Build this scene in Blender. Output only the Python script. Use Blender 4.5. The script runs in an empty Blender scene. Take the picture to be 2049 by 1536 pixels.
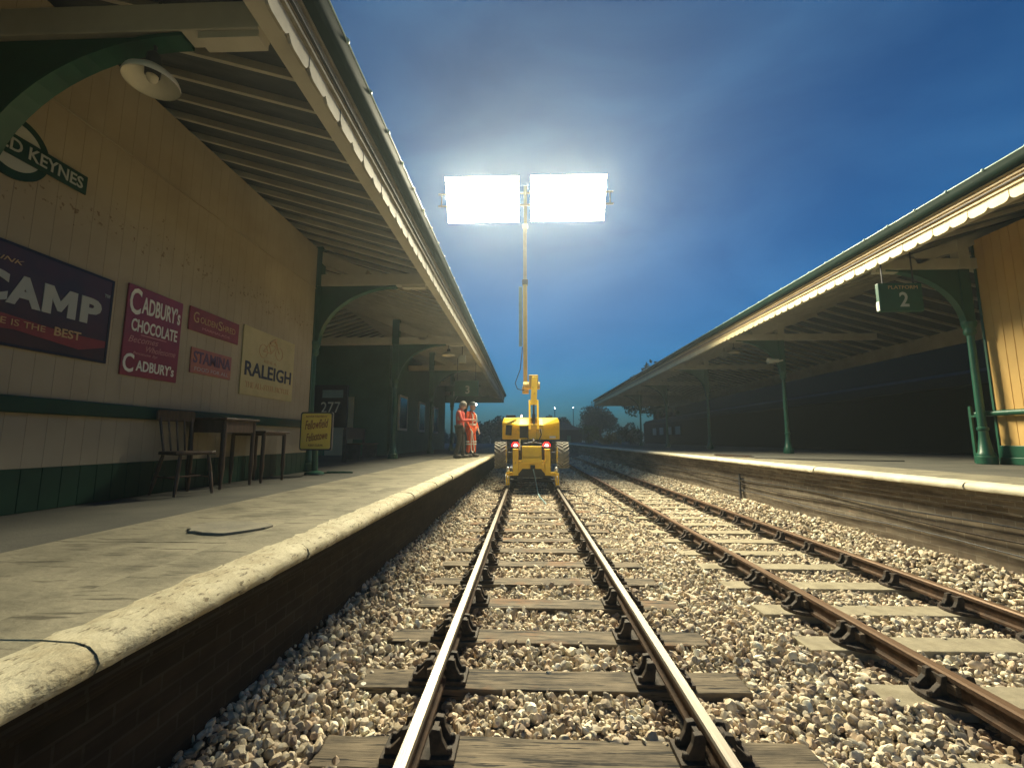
import bpy, math, random
import numpy as np
from mathutils import Vector, Matrix, Euler
random.seed(7); rng = np.random.default_rng(11)
SC = bpy.context.scene
COL = SC.collection
R = math.radians

# ------------------------------------------------------------------ camera, world, exposure
cam_d = bpy.data.cameras.new('camera'); cam = bpy.data.objects.new('camera', cam_d); COL.objects.link(cam)
cam.location = (0, 0, 1.447)
cam.rotation_euler = (R(90 + 7.189), 0, R(1.84))
cam_d.sensor_fit = 'HORIZONTAL'; cam_d.sensor_width = 36; cam_d.lens = 880 / 2049 * 36
cam_d.clip_start = 0.05; cam_d.clip_end = 900
SC.camera = cam
SC.view_settings.view_transform = 'Standard'; SC.view_settings.look = 'None'
SC.view_settings.exposure = 0.0; SC.view_settings.gamma = 1.0
SC.view_settings.use_curve_mapping = False
SC.cycles.use_denoising = True
SC.cycles.max_bounces = 8; SC.cycles.diffuse_bounces = 5; SC.cycles.volume_bounces = 1
SC.cycles.sample_clamp_indirect = 6
SC.cycles.caustics_reflective = False; SC.cycles.caustics_refractive = False

LAMP_STRENGTH = 18.0        # visible glow of the LED bars
FLOOD_WATTS = 3000.0        # beam of each floodlight bank
FLOOD_SPREAD = 150
LAMP_COLOR = (1.0, 0.905, 0.63)
SKY_STRENGTH = 0.105
HAZE_DENSITY = 0.0014

world = bpy.data.worlds.new('World'); SC.world = world; world.use_nodes = True
wn = world.node_tree; wn.nodes.clear()
w_out = wn.nodes.new('ShaderNodeOutputWorld'); w_bg = wn.nodes.new('ShaderNodeBackground')
sky = wn.nodes.new('ShaderNodeTexSky'); sky.sky_type = 'NISHITA'; sky.sun_disc = False
sky.sun_elevation = R(3.0); sky.sun_rotation = R(190); sky.ozone_density = 6.0
tc = wn.nodes.new('ShaderNodeTexCoord')
mp = wn.nodes.new('ShaderNodeMapping'); mp.inputs['Scale'].default_value = (1.0, 1.0, 2.2); mp.inputs['Rotation'].default_value = (0.2, 0.5, 0.6)
nz = wn.nodes.new('ShaderNodeTexNoise'); nz.inputs['Scale'].default_value = 2.3; nz.inputs['Detail'].default_value = 5; nz.inputs['Roughness'].default_value = 0.5; nz.inputs['Distortion'].default_value = 0.6
rp = wn.nodes.new('ShaderNodeValToRGB'); rp.color_ramp.elements[0].position = 0.36; rp.color_ramp.elements[0].color = (0.0, 0.0, 0.0, 1); rp.color_ramp.elements[1].position = 0.72; rp.color_ramp.elements[1].color = (1, 1, 1, 1)
cl = wn.nodes.new('ShaderNodeMix'); cl.data_type = 'RGBA'; cl.blend_type = 'MIX'      # thin cloud catching the town's glow
cl.inputs[6].default_value = (0.05, 0.10, 0.14, 1); cl.inputs[7].default_value = (0.34, 0.78, 1.15, 1)
mu = wn.nodes.new('ShaderNodeMix'); mu.data_type = 'RGBA'; mu.blend_type = 'MULTIPLY'; mu.inputs[0].default_value = 1.0; mu.inputs[7].default_value = (1.2, 2.15, 1.95, 1)
am = wn.nodes.new('ShaderNodeMix'); am.data_type = 'RGBA'; am.blend_type = 'ADD'; am.inputs[0].default_value = 1.0
wn.links.new(tc.outputs['Generated'], mp.inputs[0]); wn.links.new(mp.outputs[0], nz.inputs['Vector']); wn.links.new(nz.outputs['Fac'], rp.inputs[0])
wn.links.new(rp.outputs[0], cl.inputs[0]); wn.links.new(sky.outputs[0], mu.inputs[6]); wn.links.new(mu.outputs[2], am.inputs[6]); wn.links.new(cl.outputs[2], am.inputs[7])
wn.links.new(am.outputs[2], w_bg.inputs['Color']); w_bg.inputs['Strength'].default_value = SKY_STRENGTH
wn.links.new(w_bg.outputs[0], w_out.inputs['Surface'])

# ------------------------------------------------------------------ materials
def mat(name, col, col2=None, rough=0.7, metal=0.0, scale=5.0, stretch=(1, 1, 1), lo=0.35, hi=0.65, bump=0.0, bscale=40.0, bstretch=None,
        col3=None, s3=2.0, lo3=0.55, hi3=0.62, emit=None, estr=0.0, detail=4, attr=None, spec=0.3, shift=True, bdist=0.01, crack=None):
    m = bpy.data.materials.new(name); m.use_nodes = True
    nt = m.node_tree; N = nt.nodes; L = nt.links
    b = N['Principled BSDF']; b.inputs['Roughness'].default_value = rough; b.inputs['Metallic'].default_value = metal
    b.inputs['Specular IOR Level'].default_value = spec
    tco = N.new('ShaderNodeTexCoord'); vec = tco.outputs['Object']
    if shift:
        oi = N.new('ShaderNodeObjectInfo'); ad = N.new('ShaderNodeVectorMath'); ad.operation = 'MULTIPLY_ADD'
        ad.inputs[1].default_value = (37, 53, 29); L.new(oi.outputs['Random'], ad.inputs[0]); L.new(vec, ad.inputs[2]); vec = ad.outputs[0]
    def noise(sc, st, det=detail):
        mpn = N.new('ShaderNodeMapping'); mpn.inputs['Scale'].default_value = st; L.new(vec, mpn.inputs[0])
        n = N.new('ShaderNodeTexNoise'); n.inputs['Scale'].default_value = sc; n.inputs['Detail'].default_value = det; n.inputs['Roughness'].default_value = 0.6
        L.new(mpn.outputs[0], n.inputs['Vector']); return n.outputs['Fac']
    def ramp(f, a, c):
        r = N.new('ShaderNodeMapRange'); r.inputs['From Min'].default_value = a; r.inputs['From Max'].default_value = c; L.new(f, r.inputs['Value']); return r.outputs[0]
    def mixc(f, a, c, mode='MIX'):
        x = N.new('ShaderNodeMix'); x.data_type = 'RGBA'; x.blend_type = mode
        if f is None: x.inputs[0].default_value = 1.0
        else: L.new(f, x.inputs[0])
        for s, q in ((6, a), (7, c)):
            if isinstance(q, tuple): x.inputs[s].default_value = (*q, 1)
            else: L.new(q, x.inputs[s])
        return x.outputs[2]
    c = None
    if col2 is not None: c = mixc(ramp(noise(scale, stretch), lo, hi), col, col2)
    if col3 is not None: c = mixc(ramp(noise(s3, (1, 1, 1)), lo3, hi3), c if c is not None else col, col3)
    if crack: c = mixc(ramp(noise(*crack[:2]), crack[2], crack[3]), c, crack[4])
    if attr:
        a = N.new('ShaderNodeAttribute'); a.attribute_name = attr
        c = mixc(None, a.outputs['Color'], c if c is not None else col, 'MULTIPLY')
    if c is not None: L.new(c, b.inputs['Base Color'])
    else: b.inputs['Base Color'].default_value = (*col, 1)
    if bump > 0:
        bp = N.new('ShaderNodeBump'); bp.inputs['Strength'].default_value = bump; bp.inputs['Distance'].default_value = bdist
        L.new(noise(bscale, bstretch or stretch, 5), bp.inputs['Height']); L.new(bp.outputs[0], b.inputs['Normal'])
    if emit:
        b.inputs['Emission Color'].default_value = (*emit, 1); b.inputs['Emission Strength'].default_value = estr
    return m

M = {}
M['stone'] = mat('ballast_stone', (1, 1, 1), (0.72, 0.66, 0.58), rough=0.85, scale=30, bump=0.5, bscale=60, attr='tint', shift=False, bdist=0.004)
M['bed'] = mat('ballast_bed_fines', (0.05, 0.043, 0.035), (0.12, 0.1, 0.08), rough=0.95, scale=22, bump=0.8, bscale=30, bdist=0.03)
M['timber'] = mat('weathered_timber', (0.05, 0.04, 0.028), (0.19, 0.15, 0.10), rough=0.85, scale=2.2, stretch=(1.4, 5, 5), lo=0.34, hi=0.68, bump=0.8, bscale=3.0, bstretch=(1.0, 26, 26),
                  col3=(0.17, 0.082, 0.036), s3=1.7, lo3=0.55, hi3=0.68, bdist=0.008, crack=(2.6, (1.0, 15, 15), 0.56, 0.61, (0.012, 0.010, 0.008)))
M['concrete_sl'] = mat('sleeper_concrete', (0.23, 0.20, 0.14), (0.32, 0.28, 0.195), rough=0.9, scale=9, bump=0.35, bscale=60, col3=(0.2, 0.17, 0.11), s3=4, lo3=0.55, hi3=0.75)
M['polished'] = mat('polished_rail_steel', (0.27, 0.245, 0.21), (0.19, 0.165, 0.135), rough=0.46, metal=0.8, scale=2, stretch=(60, 0.6, 60), bump=0.05, bscale=8, bstretch=(90, 0.5, 90))
M['rust'] = mat('rusty_rail_steel', (0.045, 0.025, 0.014), (0.10, 0.055, 0.03), rough=0.8, scale=14, bump=0.25, bscale=60)
M['rust_top'] = mat('brown_rail_head', (0.12, 0.07, 0.04), (0.2, 0.125, 0.075), rough=0.5, metal=0.3, scale=3, stretch=(40, 0.6, 40), bump=0.05, bscale=40)
M['iron'] = mat('cast_iron_chair', (0.018, 0.014, 0.011), (0.065, 0.044, 0.03), rough=0.75, scale=18, bump=0.3, bscale=50)
M['key'] = mat('oak_key', (0.07, 0.05, 0.035), (0.13, 0.095, 0.065), rough=0.85, scale=12, stretch=(8, 1, 8), bump=0.3, bscale=20)
M['coping'] = mat('worn_white_paint', (0.50, 0.455, 0.315), (0.38, 0.335, 0.22), rough=0.8, scale=5, bump=0.7, bscale=20, bstretch=(1.8, 0.9, 1.4), col3=(0.34, 0.29, 0.18), s3=7, lo3=0.5, hi3=0.7, bdist=0.012, crack=(16, (3.4, 1.3, 3.0), 0.57, 0.66, (0.14, 0.115, 0.07)))
M['coping_new'] = mat('white_edge_paint', (0.66, 0.61, 0.46), (0.55, 0.50, 0.36), rough=0.7, scale=4, bump=0.3, bscale=30, col3=(0.3, 0.24, 0.16), s3=9, lo3=0.66, hi3=0.74)
M['slab'] = mat('paving_slab', (0.18, 0.165, 0.115), (0.26, 0.235, 0.165), rough=0.9, scale=2.3, bump=0.55, bscale=24, col3=(0.10, 0.092, 0.065), s3=2.6, lo3=0.52, hi3=0.74, bdist=0.012, crack=(1.5, (1.8, 13, 1), 0.57, 0.66, (0.085, 0.076, 0.053)))
M['asphalt'] = mat('platform_asphalt', (0.065, 0.065, 0.055), (0.105, 0.10, 0.082), rough=0.9, scale=1.5, bump=0.4, bscale=60)
M['patch'] = mat('dark_asphalt_patch', (0.17, 0.16, 0.125), (0.24, 0.22, 0.165), rough=0.9, scale=7, bump=0.4, bscale=50)
M['cream'] = mat('cream_paint', (0.40, 0.34, 0.24), (0.33, 0.275, 0.19), rough=0.65, scale=1.2, bump=0.06, bscale=50)
M['cream_r'] = mat('ochre_cream_paint', (0.60, 0.39, 0.135), (0.53, 0.33, 0.105), rough=0.6, scale=1.0, bump=0.06, bscale=50)
M['timber_cream'] = mat('cream_painted_timber', (0.54, 0.51, 0.43), (0.44, 0.41, 0.34), rough=0.6, scale=2, bump=0.1, bscale=30)
M['valance_grey'] = mat('grey_valance_paint', (0.46, 0.43, 0.35), (0.34, 0.31, 0.25), rough=0.7, scale=5)  # greyer and darker than the right canopy's valance
M['fascia_grey'] = mat('grey_fascia_paint', (0.30, 0.275, 0.225), (0.22, 0.2, 0.165), rough=0.7, scale=5)  # greyer and darker than the right canopy's fascia
M['green_dark'] = mat('blackish_green_paint', (0.004, 0.034, 0.022), (0.006, 0.045, 0.028), rough=0.5, scale=3)
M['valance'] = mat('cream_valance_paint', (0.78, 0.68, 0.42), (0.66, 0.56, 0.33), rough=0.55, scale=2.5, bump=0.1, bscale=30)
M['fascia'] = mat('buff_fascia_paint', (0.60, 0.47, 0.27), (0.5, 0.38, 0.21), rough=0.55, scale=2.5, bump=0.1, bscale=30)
M['green'] = mat('dark_green_paint', (0.006, 0.06, 0.034), (0.009, 0.082, 0.046), rough=0.4, scale=3, bump=0.05, bscale=30, spec=0.5)
M['deck'] = mat('canopy_boards', (0.06, 0.068, 0.072), (0.095, 0.105, 0.11), rough=0.8, scale=3, stretch=(0.5, 4, 1), bump=0.1, bscale=20)
M['slate'] = mat('roof_slate', (0.06, 0.065, 0.075), (0.1, 0.1, 0.11), rough=0.7, scale=4, bump=0.3, bscale=12)
M['gutter'] = mat('green_gutter_paint', (0.002, 0.017, 0.012), (0.003, 0.023, 0.016), rough=0.6, scale=3, spec=0.15)
M['gutter_lip_highlight'] = mat('painted_gutter_highlight', (0.42, 0.56, 0.50), rough=0.35, spec=0.6)  # highlight on the gutter lip put into a pale colour, shared by the bolts
M['yellow'] = mat('yellow_machine_paint', (0.86, 0.56, 0.015), (0.76, 0.47, 0.012), rough=0.42, scale=3, spec=0.5, col3=(0.26, 0.15, 0.03), s3=6.5, lo3=0.62, hi3=0.76, bump=0.04, bscale=14)
M['buff_boom'] = mat('pale_boom_paint', (0.62, 0.44, 0.14), (0.55, 0.38, 0.11), rough=0.4, scale=3)
M['grey_boom'] = mat('grey_boom_steel', (0.42, 0.37, 0.31), (0.34, 0.29, 0.24), rough=0.4, metal=0.3, scale=3)
M['tray'] = mat('pale_teal_hose_tray', (0.22, 0.33, 0.34), (0.17, 0.26, 0.27), rough=0.6, scale=4)
M['black'] = mat('black_rubber', (0.018, 0.018, 0.02), rough=0.6)
M['dark'] = mat('dark_steel', (0.05, 0.05, 0.055), (0.08, 0.08, 0.085), rough=0.5, metal=0.4, scale=8)
M['tyre'] = mat('dusty_tyre_rubber', (0.17, 0.16, 0.14), (0.26, 0.245, 0.21), rough=0.9, scale=9, bump=0.2, bscale=40)
M['steel'] = mat('bright_wheel_steel', (0.62, 0.62, 0.60), rough=0.3, metal=0.7)
M['lamp_on'] = mat('lit_floodlight', (0.9, 0.9, 0.85), emit=(1.0, 0.86, 0.5), estr=LAMP_STRENGTH)
M['red_on'] = mat('lit_red_lamp', (0.8, 0.02, 0.02), emit=(1.0, 0.006, 0.005), estr=16.0)
M['red_core'] = mat('lit_red_lamp_core', (1, 0.7, 0.6), emit=(1.0, 0.55, 0.45), estr=30.0)
M['white_on'] = mat('small_lit_lamp', (1, 1, 1), emit=(0.95, 0.97, 1.0), estr=40.0)
M['white_dim'] = mat('far_lit_lamp', (1, 1, 1), emit=(0.95, 0.97, 1.0), estr=12.0)
M['enamel'] = mat('white_enamel', (0.72, 0.69, 0.58), (0.62, 0.58, 0.47), rough=0.35, scale=6, spec=0.5)
M['white'] = mat('white_paint', (0.74, 0.72, 0.62), rough=0.6)
M['offwhite'] = mat('grey_white_lettering', (0.42, 0.43, 0.38), rough=0.6)
M['maroon'] = mat('maroon_enamel', (0.05, 0.012, 0.014), (0.028, 0.011, 0.015), rough=0.35, scale=3.0, lo=0.4, hi=0.6, spec=0.5)
M['navy'] = mat('navy_enamel', (0.012, 0.014, 0.03), rough=0.4)
M['red_sign'] = mat('red_enamel', (0.25, 0.028, 0.045), (0.2, 0.024, 0.04), rough=0.35, scale=4, spec=0.5)
M['brick_red'] = mat('faded_red_enamel', (0.26, 0.05, 0.05), (0.2, 0.042, 0.045), rough=0.4, scale=5)
M['mauve'] = mat('faded_orange_mauve_enamel', (0.42, 0.16, 0.10), (0.32, 0.12, 0.12), rough=0.45, scale=6)
M['purple'] = mat('faded_purple_lettering', (0.13, 0.075, 0.13), rough=0.5)
M['lilac'] = mat('pale_lilac_outline', (0.50, 0.40, 0.40), rough=0.5)
M['yellow_sign'] = mat('pale_yellow_enamel', (0.50, 0.42, 0.20), (0.43, 0.36, 0.17), rough=0.4, scale=4)
M['gold'] = mat('dull_gold_lettering', (0.50, 0.33, 0.16), rough=0.5)
M['blue_black'] = mat('blue_black_lettering', (0.025, 0.03, 0.05), rough=0.5)
M['pink'] = mat('pink_lettering', (0.55, 0.25, 0.24), rough=0.5)
M['easel_yellow'] = mat('bright_yellow_poster', (0.92, 0.66, 0.13), (0.86, 0.6, 0.11), rough=0.5, scale=4)
M['easel_red'] = mat('brick_red_lettering', (0.34, 0.10, 0.03), rough=0.5)
M['wood'] = mat('dark_varnished_wood', (0.045, 0.03, 0.022), (0.085, 0.055, 0.04), rough=0.45, scale=3, stretch=(8, 8, 1), bump=0.1, bscale=20)
M['skin'] = mat('skin', (0.52, 0.33, 0.25), rough=0.6)
M['hair'] = mat('grey_hair', (0.33, 0.31, 0.27), (0.22, 0.2, 0.17), rough=0.8, scale=30)
M['orange'] = mat('orange_workwear', (0.80, 0.13, 0.035), (0.68, 0.10, 0.03), rough=0.7, scale=8)
M['salmon'] = mat('faded_red_jacket', (0.66, 0.13, 0.10), (0.55, 0.10, 0.08), rough=0.8, scale=8)
M['reflect'] = mat('reflective_tape', (0.78, 0.74, 0.62), rough=0.4)
M['trousers'] = mat('dark_grey_trousers', (0.05, 0.05, 0.045), (0.075, 0.07, 0.06), rough=0.85, scale=8)
M['navy_cloth'] = mat('dark_teal_sleeve', (0.05, 0.075, 0.08), rough=0.85)
M['helmet'] = mat('dark_helmet', (0.06, 0.075, 0.08), rough=0.4)
M['boot'] = mat('work_boot', (0.10, 0.09, 0.075), rough=0.7)
M['ground'] = mat('rough_ground', (0.035, 0.035, 0.02), (0.06, 0.055, 0.03), rough=0.95, scale=0.4, bump=0.4, bscale=3)
M['carriage'] = mat('dark_green_coach_paint', (0.006, 0.012, 0.010), rough=0.85)
M['far_green'] = mat('dull_green_boards', (0.03, 0.09, 0.06), (0.04, 0.11, 0.075), rough=0.7, scale=2)
M['pane'] = mat('dull_pale_pane', (0.30, 0.34, 0.33), rough=0.15, spec=0.6)
M['darkpane'] = mat('dark_window_pane', (0.03, 0.04, 0.05), rough=0.1, spec=0.6)
M['leaf'] = mat('leaf_green', (0.035, 0.075, 0.02), (0.06, 0.11, 0.03), rough=0.7, scale=1.0)
M['leaf_dark'] = mat('dark_leaf_green', (0.02, 0.042, 0.02), (0.035, 0.06, 0.028), rough=0.8, scale=0.5)
M['straw'] = mat('dry_grass', (0.16, 0.13, 0.06), (0.1, 0.09, 0.04), rough=0.9, scale=2)
M['bark'] = mat('bark', (0.06, 0.045, 0.03), rough=0.9)

def brick_mat(name, c1, c2, mortar, soot):
    m = bpy.data.materials.new(name); m.use_nodes = True; nt = m.node_tree; N = nt.nodes; L = nt.links
    b = N['Principled BSDF']; b.inputs['Roughness'].default_value = 0.85; b.inputs['Specular IOR Level'].default_value = 0.2
    t = N.new('ShaderNodeTexCoord'); s = N.new('ShaderNodeSeparateXYZ'); c = N.new('ShaderNodeCombineXYZ')
    L.new(t.outputs['Object'], s.inputs[0]); L.new(s.outputs['Y'], c.inputs[0]); L.new(s.outputs['Z'], c.inputs[1])
    br = N.new('ShaderNodeTexBrick'); L.new(c.outputs[0], br.inputs['Vector'])
    br.inputs['Scale'].default_value = 1; br.inputs['Brick Width'].default_value = 0.225; br.inputs['Row Height'].default_value = 0.075; br.inputs['Mortar Size'].default_value = 0.006
    br.inputs['Color1'].default_value = (*c1, 1); br.inputs['Color2'].default_value = (*c2, 1); br.inputs['Mortar'].default_value = (*mortar, 1)
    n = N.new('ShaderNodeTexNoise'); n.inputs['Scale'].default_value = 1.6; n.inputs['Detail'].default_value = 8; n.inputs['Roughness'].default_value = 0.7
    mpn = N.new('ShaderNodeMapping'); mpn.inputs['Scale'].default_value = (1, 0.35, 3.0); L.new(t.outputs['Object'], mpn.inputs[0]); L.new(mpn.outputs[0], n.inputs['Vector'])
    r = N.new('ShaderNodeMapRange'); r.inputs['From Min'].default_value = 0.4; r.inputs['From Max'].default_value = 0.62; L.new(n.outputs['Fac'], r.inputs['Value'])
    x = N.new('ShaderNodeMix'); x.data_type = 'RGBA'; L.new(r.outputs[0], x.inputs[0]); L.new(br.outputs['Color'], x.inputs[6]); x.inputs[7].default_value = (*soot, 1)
    n2 = N.new('ShaderNodeTexNoise'); n2.inputs['Scale'].default_value = 7; n2.inputs['Detail'].default_value = 3; L.new(c.outputs[0], n2.inputs['Vector'])
    r2 = N.new('ShaderNodeMapRange'); r2.inputs['To Min'].default_value = 0.55; r2.inputs['To Max'].default_value = 1.35; L.new(n2.outputs['Fac'], r2.inputs['Value'])
    y = N.new('ShaderNodeMix'); y.data_type = 'RGBA'; y.blend_type = 'MULTIPLY'; y.inputs[0].default_value = 1; L.new(x.outputs[2], y.inputs[6]); L.new(r2.outputs[0], y.inputs[7])
    L.new(y.outputs[2], b.inputs['Base Color'])
    bp = N.new('ShaderNodeBump'); bp.inputs['Strength'].default_value = 0.7; bp.inputs['Distance'].default_value = 0.008
    inv = N.new('ShaderNodeMath'); inv.operation = 'SUBTRACT'; inv.inputs[0].default_value = 1; L.new(br.outputs['Fac'], inv.inputs[1])
    ad = N.new('ShaderNodeMath'); ad.operation = 'MULTIPLY_ADD'; ad.inputs[1].default_value = 0.5; L.new(n2.outputs['Fac'], ad.inputs[0]); L.new(inv.outputs[0], ad.inputs[2])
    L.new(ad.outputs[0], bp.inputs['Height']); L.new(bp.outputs[0], b.inputs['Normal'])
    return m
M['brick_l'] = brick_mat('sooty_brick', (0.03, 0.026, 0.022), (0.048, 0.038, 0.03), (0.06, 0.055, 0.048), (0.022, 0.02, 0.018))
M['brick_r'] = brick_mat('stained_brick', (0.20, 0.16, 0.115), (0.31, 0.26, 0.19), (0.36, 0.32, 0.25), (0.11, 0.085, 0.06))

# flaking marks on the left wall's paint
def flaked_cream():
    m = M['cream']; nt = m.node_tree; N = nt.nodes; L = nt.links; b = N['Principled BSDF']
    src = b.inputs['Base Color'].links[0].from_socket
    t = N.new('ShaderNodeTexCoord'); s = N.new('ShaderNodeSeparateXYZ'); L.new(t.outputs['Object'], s.inputs[0])
    n = N.new('ShaderNodeTexNoise'); n.inputs['Scale'].default_value = 21; n.inputs['Detail'].default_value = 4; L.new(t.outputs['Object'], n.inputs['Vector'])
    band = N.new('ShaderNodeMapRange'); band.inputs['From Min'].default_value = 0.0; band.inputs['From Max'].default_value = 0.55; band.inputs['To Min'].default_value = 0.60; band.inputs['To Max'].default_value = 0.78
    d = N.new('ShaderNodeMath'); d.operation = 'SUBTRACT'; d.inputs[1].default_value = 2.62; L.new(s.outputs['Z'], d.inputs[0])
    ab = N.new('ShaderNodeMath'); ab.operation = 'ABSOLUTE'; L.new(d.outputs[0], ab.inputs[0]); L.new(ab.outputs[0], band.inputs['Value'])
    gt = N.new('ShaderNodeMath'); gt.operation = 'SUBTRACT'; L.new(n.outputs['Fac'], gt.inputs[0]); L.new(band.outputs[0], gt.inputs[1])
    r = N.new('ShaderNodeMapRange'); r.inputs['From Max'].default_value = 0.05; r.inputs['To Max'].default_value = 0.75; L.new(gt.outputs[0], r.inputs['Value'])
    x = N.new('ShaderNodeMix'); x.data_type = 'RGBA'; L.new(r.outputs[0], x.inputs[0]); L.new(src, x.inputs[6]); x.inputs[7].default_value = (0.16, 0.10, 0.055, 1)
    L.new(x.outputs[2], b.inputs['Base Color'])
flaked_cream()

# ------------------------------------------------------------------ mesh builder
class MB:
    def __init__(s): s.v = []; s.f = []; s.mi = []; s.cur = 0
    def add(s, vs, fs):
        o = len(s.v); s.v += [tuple(p) for p in vs]
        for f in fs: s.f.append([i + o for i in f]); s.mi.append(s.cur)
        return s
    def box(s, x0, x1, y0, y1, z0, z1):
        x0, x1 = sorted((x0, x1)); y0, y1 = sorted((y0, y1)); z0, z1 = sorted((z0, z1))
        return s.add([(x0, y0, z0), (x1, y0, z0), (x1, y1, z0), (x0, y1, z0), (x0, y0, z1), (x1, y0, z1), (x1, y1, z1), (x0, y1, z1)],
                     [(0, 3, 2, 1), (4, 5, 6, 7), (0, 1, 5, 4), (1, 2, 6, 5), (2, 3, 7, 6), (3, 0, 4, 7)])
    def beam(s, p, q, w, h, up=(0, 0, 1)):
        p = Vector(p); q = Vector(q); d = (q - p).normalized(); u = Vector(up)
        if abs(d.dot(u)) > 0.98: u = Vector((0, 1, 0))
        x = d.cross(u).normalized() * (w / 2); y = x.cross(d).normalized() * (h / 2)
        vs = [p - x - y, p + x - y, p + x + y, p - x + y, q - x - y, q + x - y, q + x + y, q - x + y]
        return s.add(vs, [(0, 3, 2, 1), (4, 5, 6, 7), (0, 1, 5, 4), (1, 2, 6, 5), (2, 3, 7, 6), (3, 0, 4, 7)])
    def prism(s, poly, axis, a0, a1):
        n = len(poly)
        def P(p, a): return {'y': (p[0], a, p[1]), 'x': (a, p[0], p[1]), 'z': (p[0], p[1], a)}[axis]
        vs = [P(p, a0) for p in poly] + [P(p, a1) for p in poly]
        area = sum(poly[i][0] * poly[(i + 1) % n][1] - poly[(i + 1) % n][0] * poly[i][1] for i in range(n))
        fs = [tuple(range(n)), tuple(range(2 * n - 1, n - 1, -1))] + [(i, i + n, (i + 1) % n + n, (i + 1) % n) for i in range(n)]
        flip = (area > 0) == (axis != 'y')
        if a1 < a0: flip = not flip
        if flip: fs = [f[::-1] for f in fs]
        return s.add(vs, fs)
    def tube(s, pts, r, n=8, closed=False):
        pts = [Vector(p) for p in pts]; rs = r if isinstance(r, (list, tuple)) else [r] * len(pts)
        vs = []; fs = []; ref = None
        for i, p in enumerate(pts):
            d = (pts[min(i + 1, len(pts) - 1)] - pts[max(i - 1, 0)]).normalized()
            if ref is None: ref = d.orthogonal().normalized()
            a = (ref - d * ref.dot(d)).normalized(); ref = a; b = d.cross(a)
            for k in range(n):
                t = 2 * math.pi * k / n; vs.append(p + (a * math.cos(t) + b * math.sin(t)) * rs[i])
        for i in range(len(pts) - 1):
            for k in range(n): fs.append((i * n + k, i * n + (k + 1) % n, (i + 1) * n + (k + 1) % n, (i + 1) * n + k))
        fs.append(tuple(range(n))[::-1]); fs.append(tuple((len(pts) - 1) * n + k for k in range(n)))
        return s.add(vs, fs)
    def lathe(s, prof, c, n=20, axis='z', cap=True):
        vs = []; fs = []
        for r, z in prof:
            for k in range(n):
                t = 2 * math.pi * k / n; a, b = r * math.cos(t), r * math.sin(t)
                q = {'z': (a, b, z), 'y': (a, z, b), 'x': (z, a, b)}[axis]
                vs.append((q[0] + c[0], q[1] + c[1], q[2] + c[2]))
        for i in range(len(prof) - 1):
            for k in range(n): fs.append((i * n + k, i * n + (k + 1) % n, (i + 1) * n + (k + 1) % n, (i + 1) * n + k))
        if cap: fs.append(tuple(range(n))[::-1]); fs.append(tuple((len(prof) - 1) * n + k for k in range(n)))
        if axis == 'y': fs = [f[::-1] for f in fs]
        return s.add(vs, fs)
    def ball(s, c, r, nu=12, nv=8, rot=None):
        r = r if isinstance(r, (list, tuple)) else (r, r, r)
        vs = [Vector((0, 0, r[2]))]; fs = []
        for j in range(1, nv):
            a = math.pi * j / nv
            for k in range(nu):
                t = 2 * math.pi * k / nu; vs.append(Vector((r[0] * math.sin(a) * math.cos(t), r[1] * math.sin(a) * math.sin(t), r[2] * math.cos(a))))
        vs.append(Vector((0, 0, -r[2]))); last = len(vs) - 1
        for k in range(nu): fs.append((0, 1 + k, 1 + (k + 1) % nu)); fs.append((last, 1 + (nv - 2) * nu + (k + 1) % nu, 1 + (nv - 2) * nu + k))
        for j in range(nv - 2):
            for k in range(nu):
                a = 1 + j * nu; b = a + nu; fs.append((a + k, b + k, b + (k + 1) % nu, a + (k + 1) % nu))
        if rot: vs = [rot @ v for v in vs]
        return s.add([v + Vector(c) for v in vs], fs)

ORG = {}
def origin(o): return ORG.get(o.name, Vector((0, 0, 0)))
def obj(name, mb, m, parent=None, smooth=None, bevel=0.0, org=None, local=False):
    me = bpy.data.meshes.new(name)
    og = Vector(org) if org is not None else (origin(parent) if parent is not None else Vector((0, 0, 0)))
    vs = mb.v if local else [(p[0] - og.x, p[1] - og.y, p[2] - og.z) for p in mb.v]
    me.from_pydata(vs, [], mb.f)
    ms = m if isinstance(m, (list, tuple)) else [m]
    for q in ms: me.materials.append(M[q] if isinstance(q, str) else q)
    if len(ms) > 1: me.polygons.foreach_set('material_index', mb.mi)
    if smooth is not None:
        me.polygons.foreach_set('use_smooth', [True] * len(me.polygons)); me.set_sharp_from_angle(angle=R(smooth))
    me.update()
    o = bpy.data.objects.new(name, me); COL.objects.link(o)
    if parent is not None:
        o.parent = parent
        if org is not None: o.location = og - origin(parent)
    elif org is not None: o.location = og
    ORG[o.name] = og
    if bevel > 0:
        b = o.modifiers.new('edge', 'BEVEL'); b.width = bevel; b.segments = 2; b.limit_method = 'ANGLE'; b.angle_limit = R(35)
    return o
def tag(o, label=None, cat=None, group=None, kind=None):
    if label: o['label'] = label
    if cat: o['category'] = cat
    if group: o['group'] = group
    if kind: o['kind'] = kind
    return o
def thing(name, label, cat, loc=(0, 0, 0), group=None):
    o = bpy.data.objects.new(name, None); COL.objects.link(o); o.location = loc; o.empty_display_size = 0.2
    ORG[o.name] = Vector(loc); return tag(o, label, cat, group)
def copy_tree(o, parent=None):
    c = o.copy(); COL.objects.link(c)
    if parent is not None: c.parent = parent
    for ch in list(o.children): copy_tree(ch, c)
    return c
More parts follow.
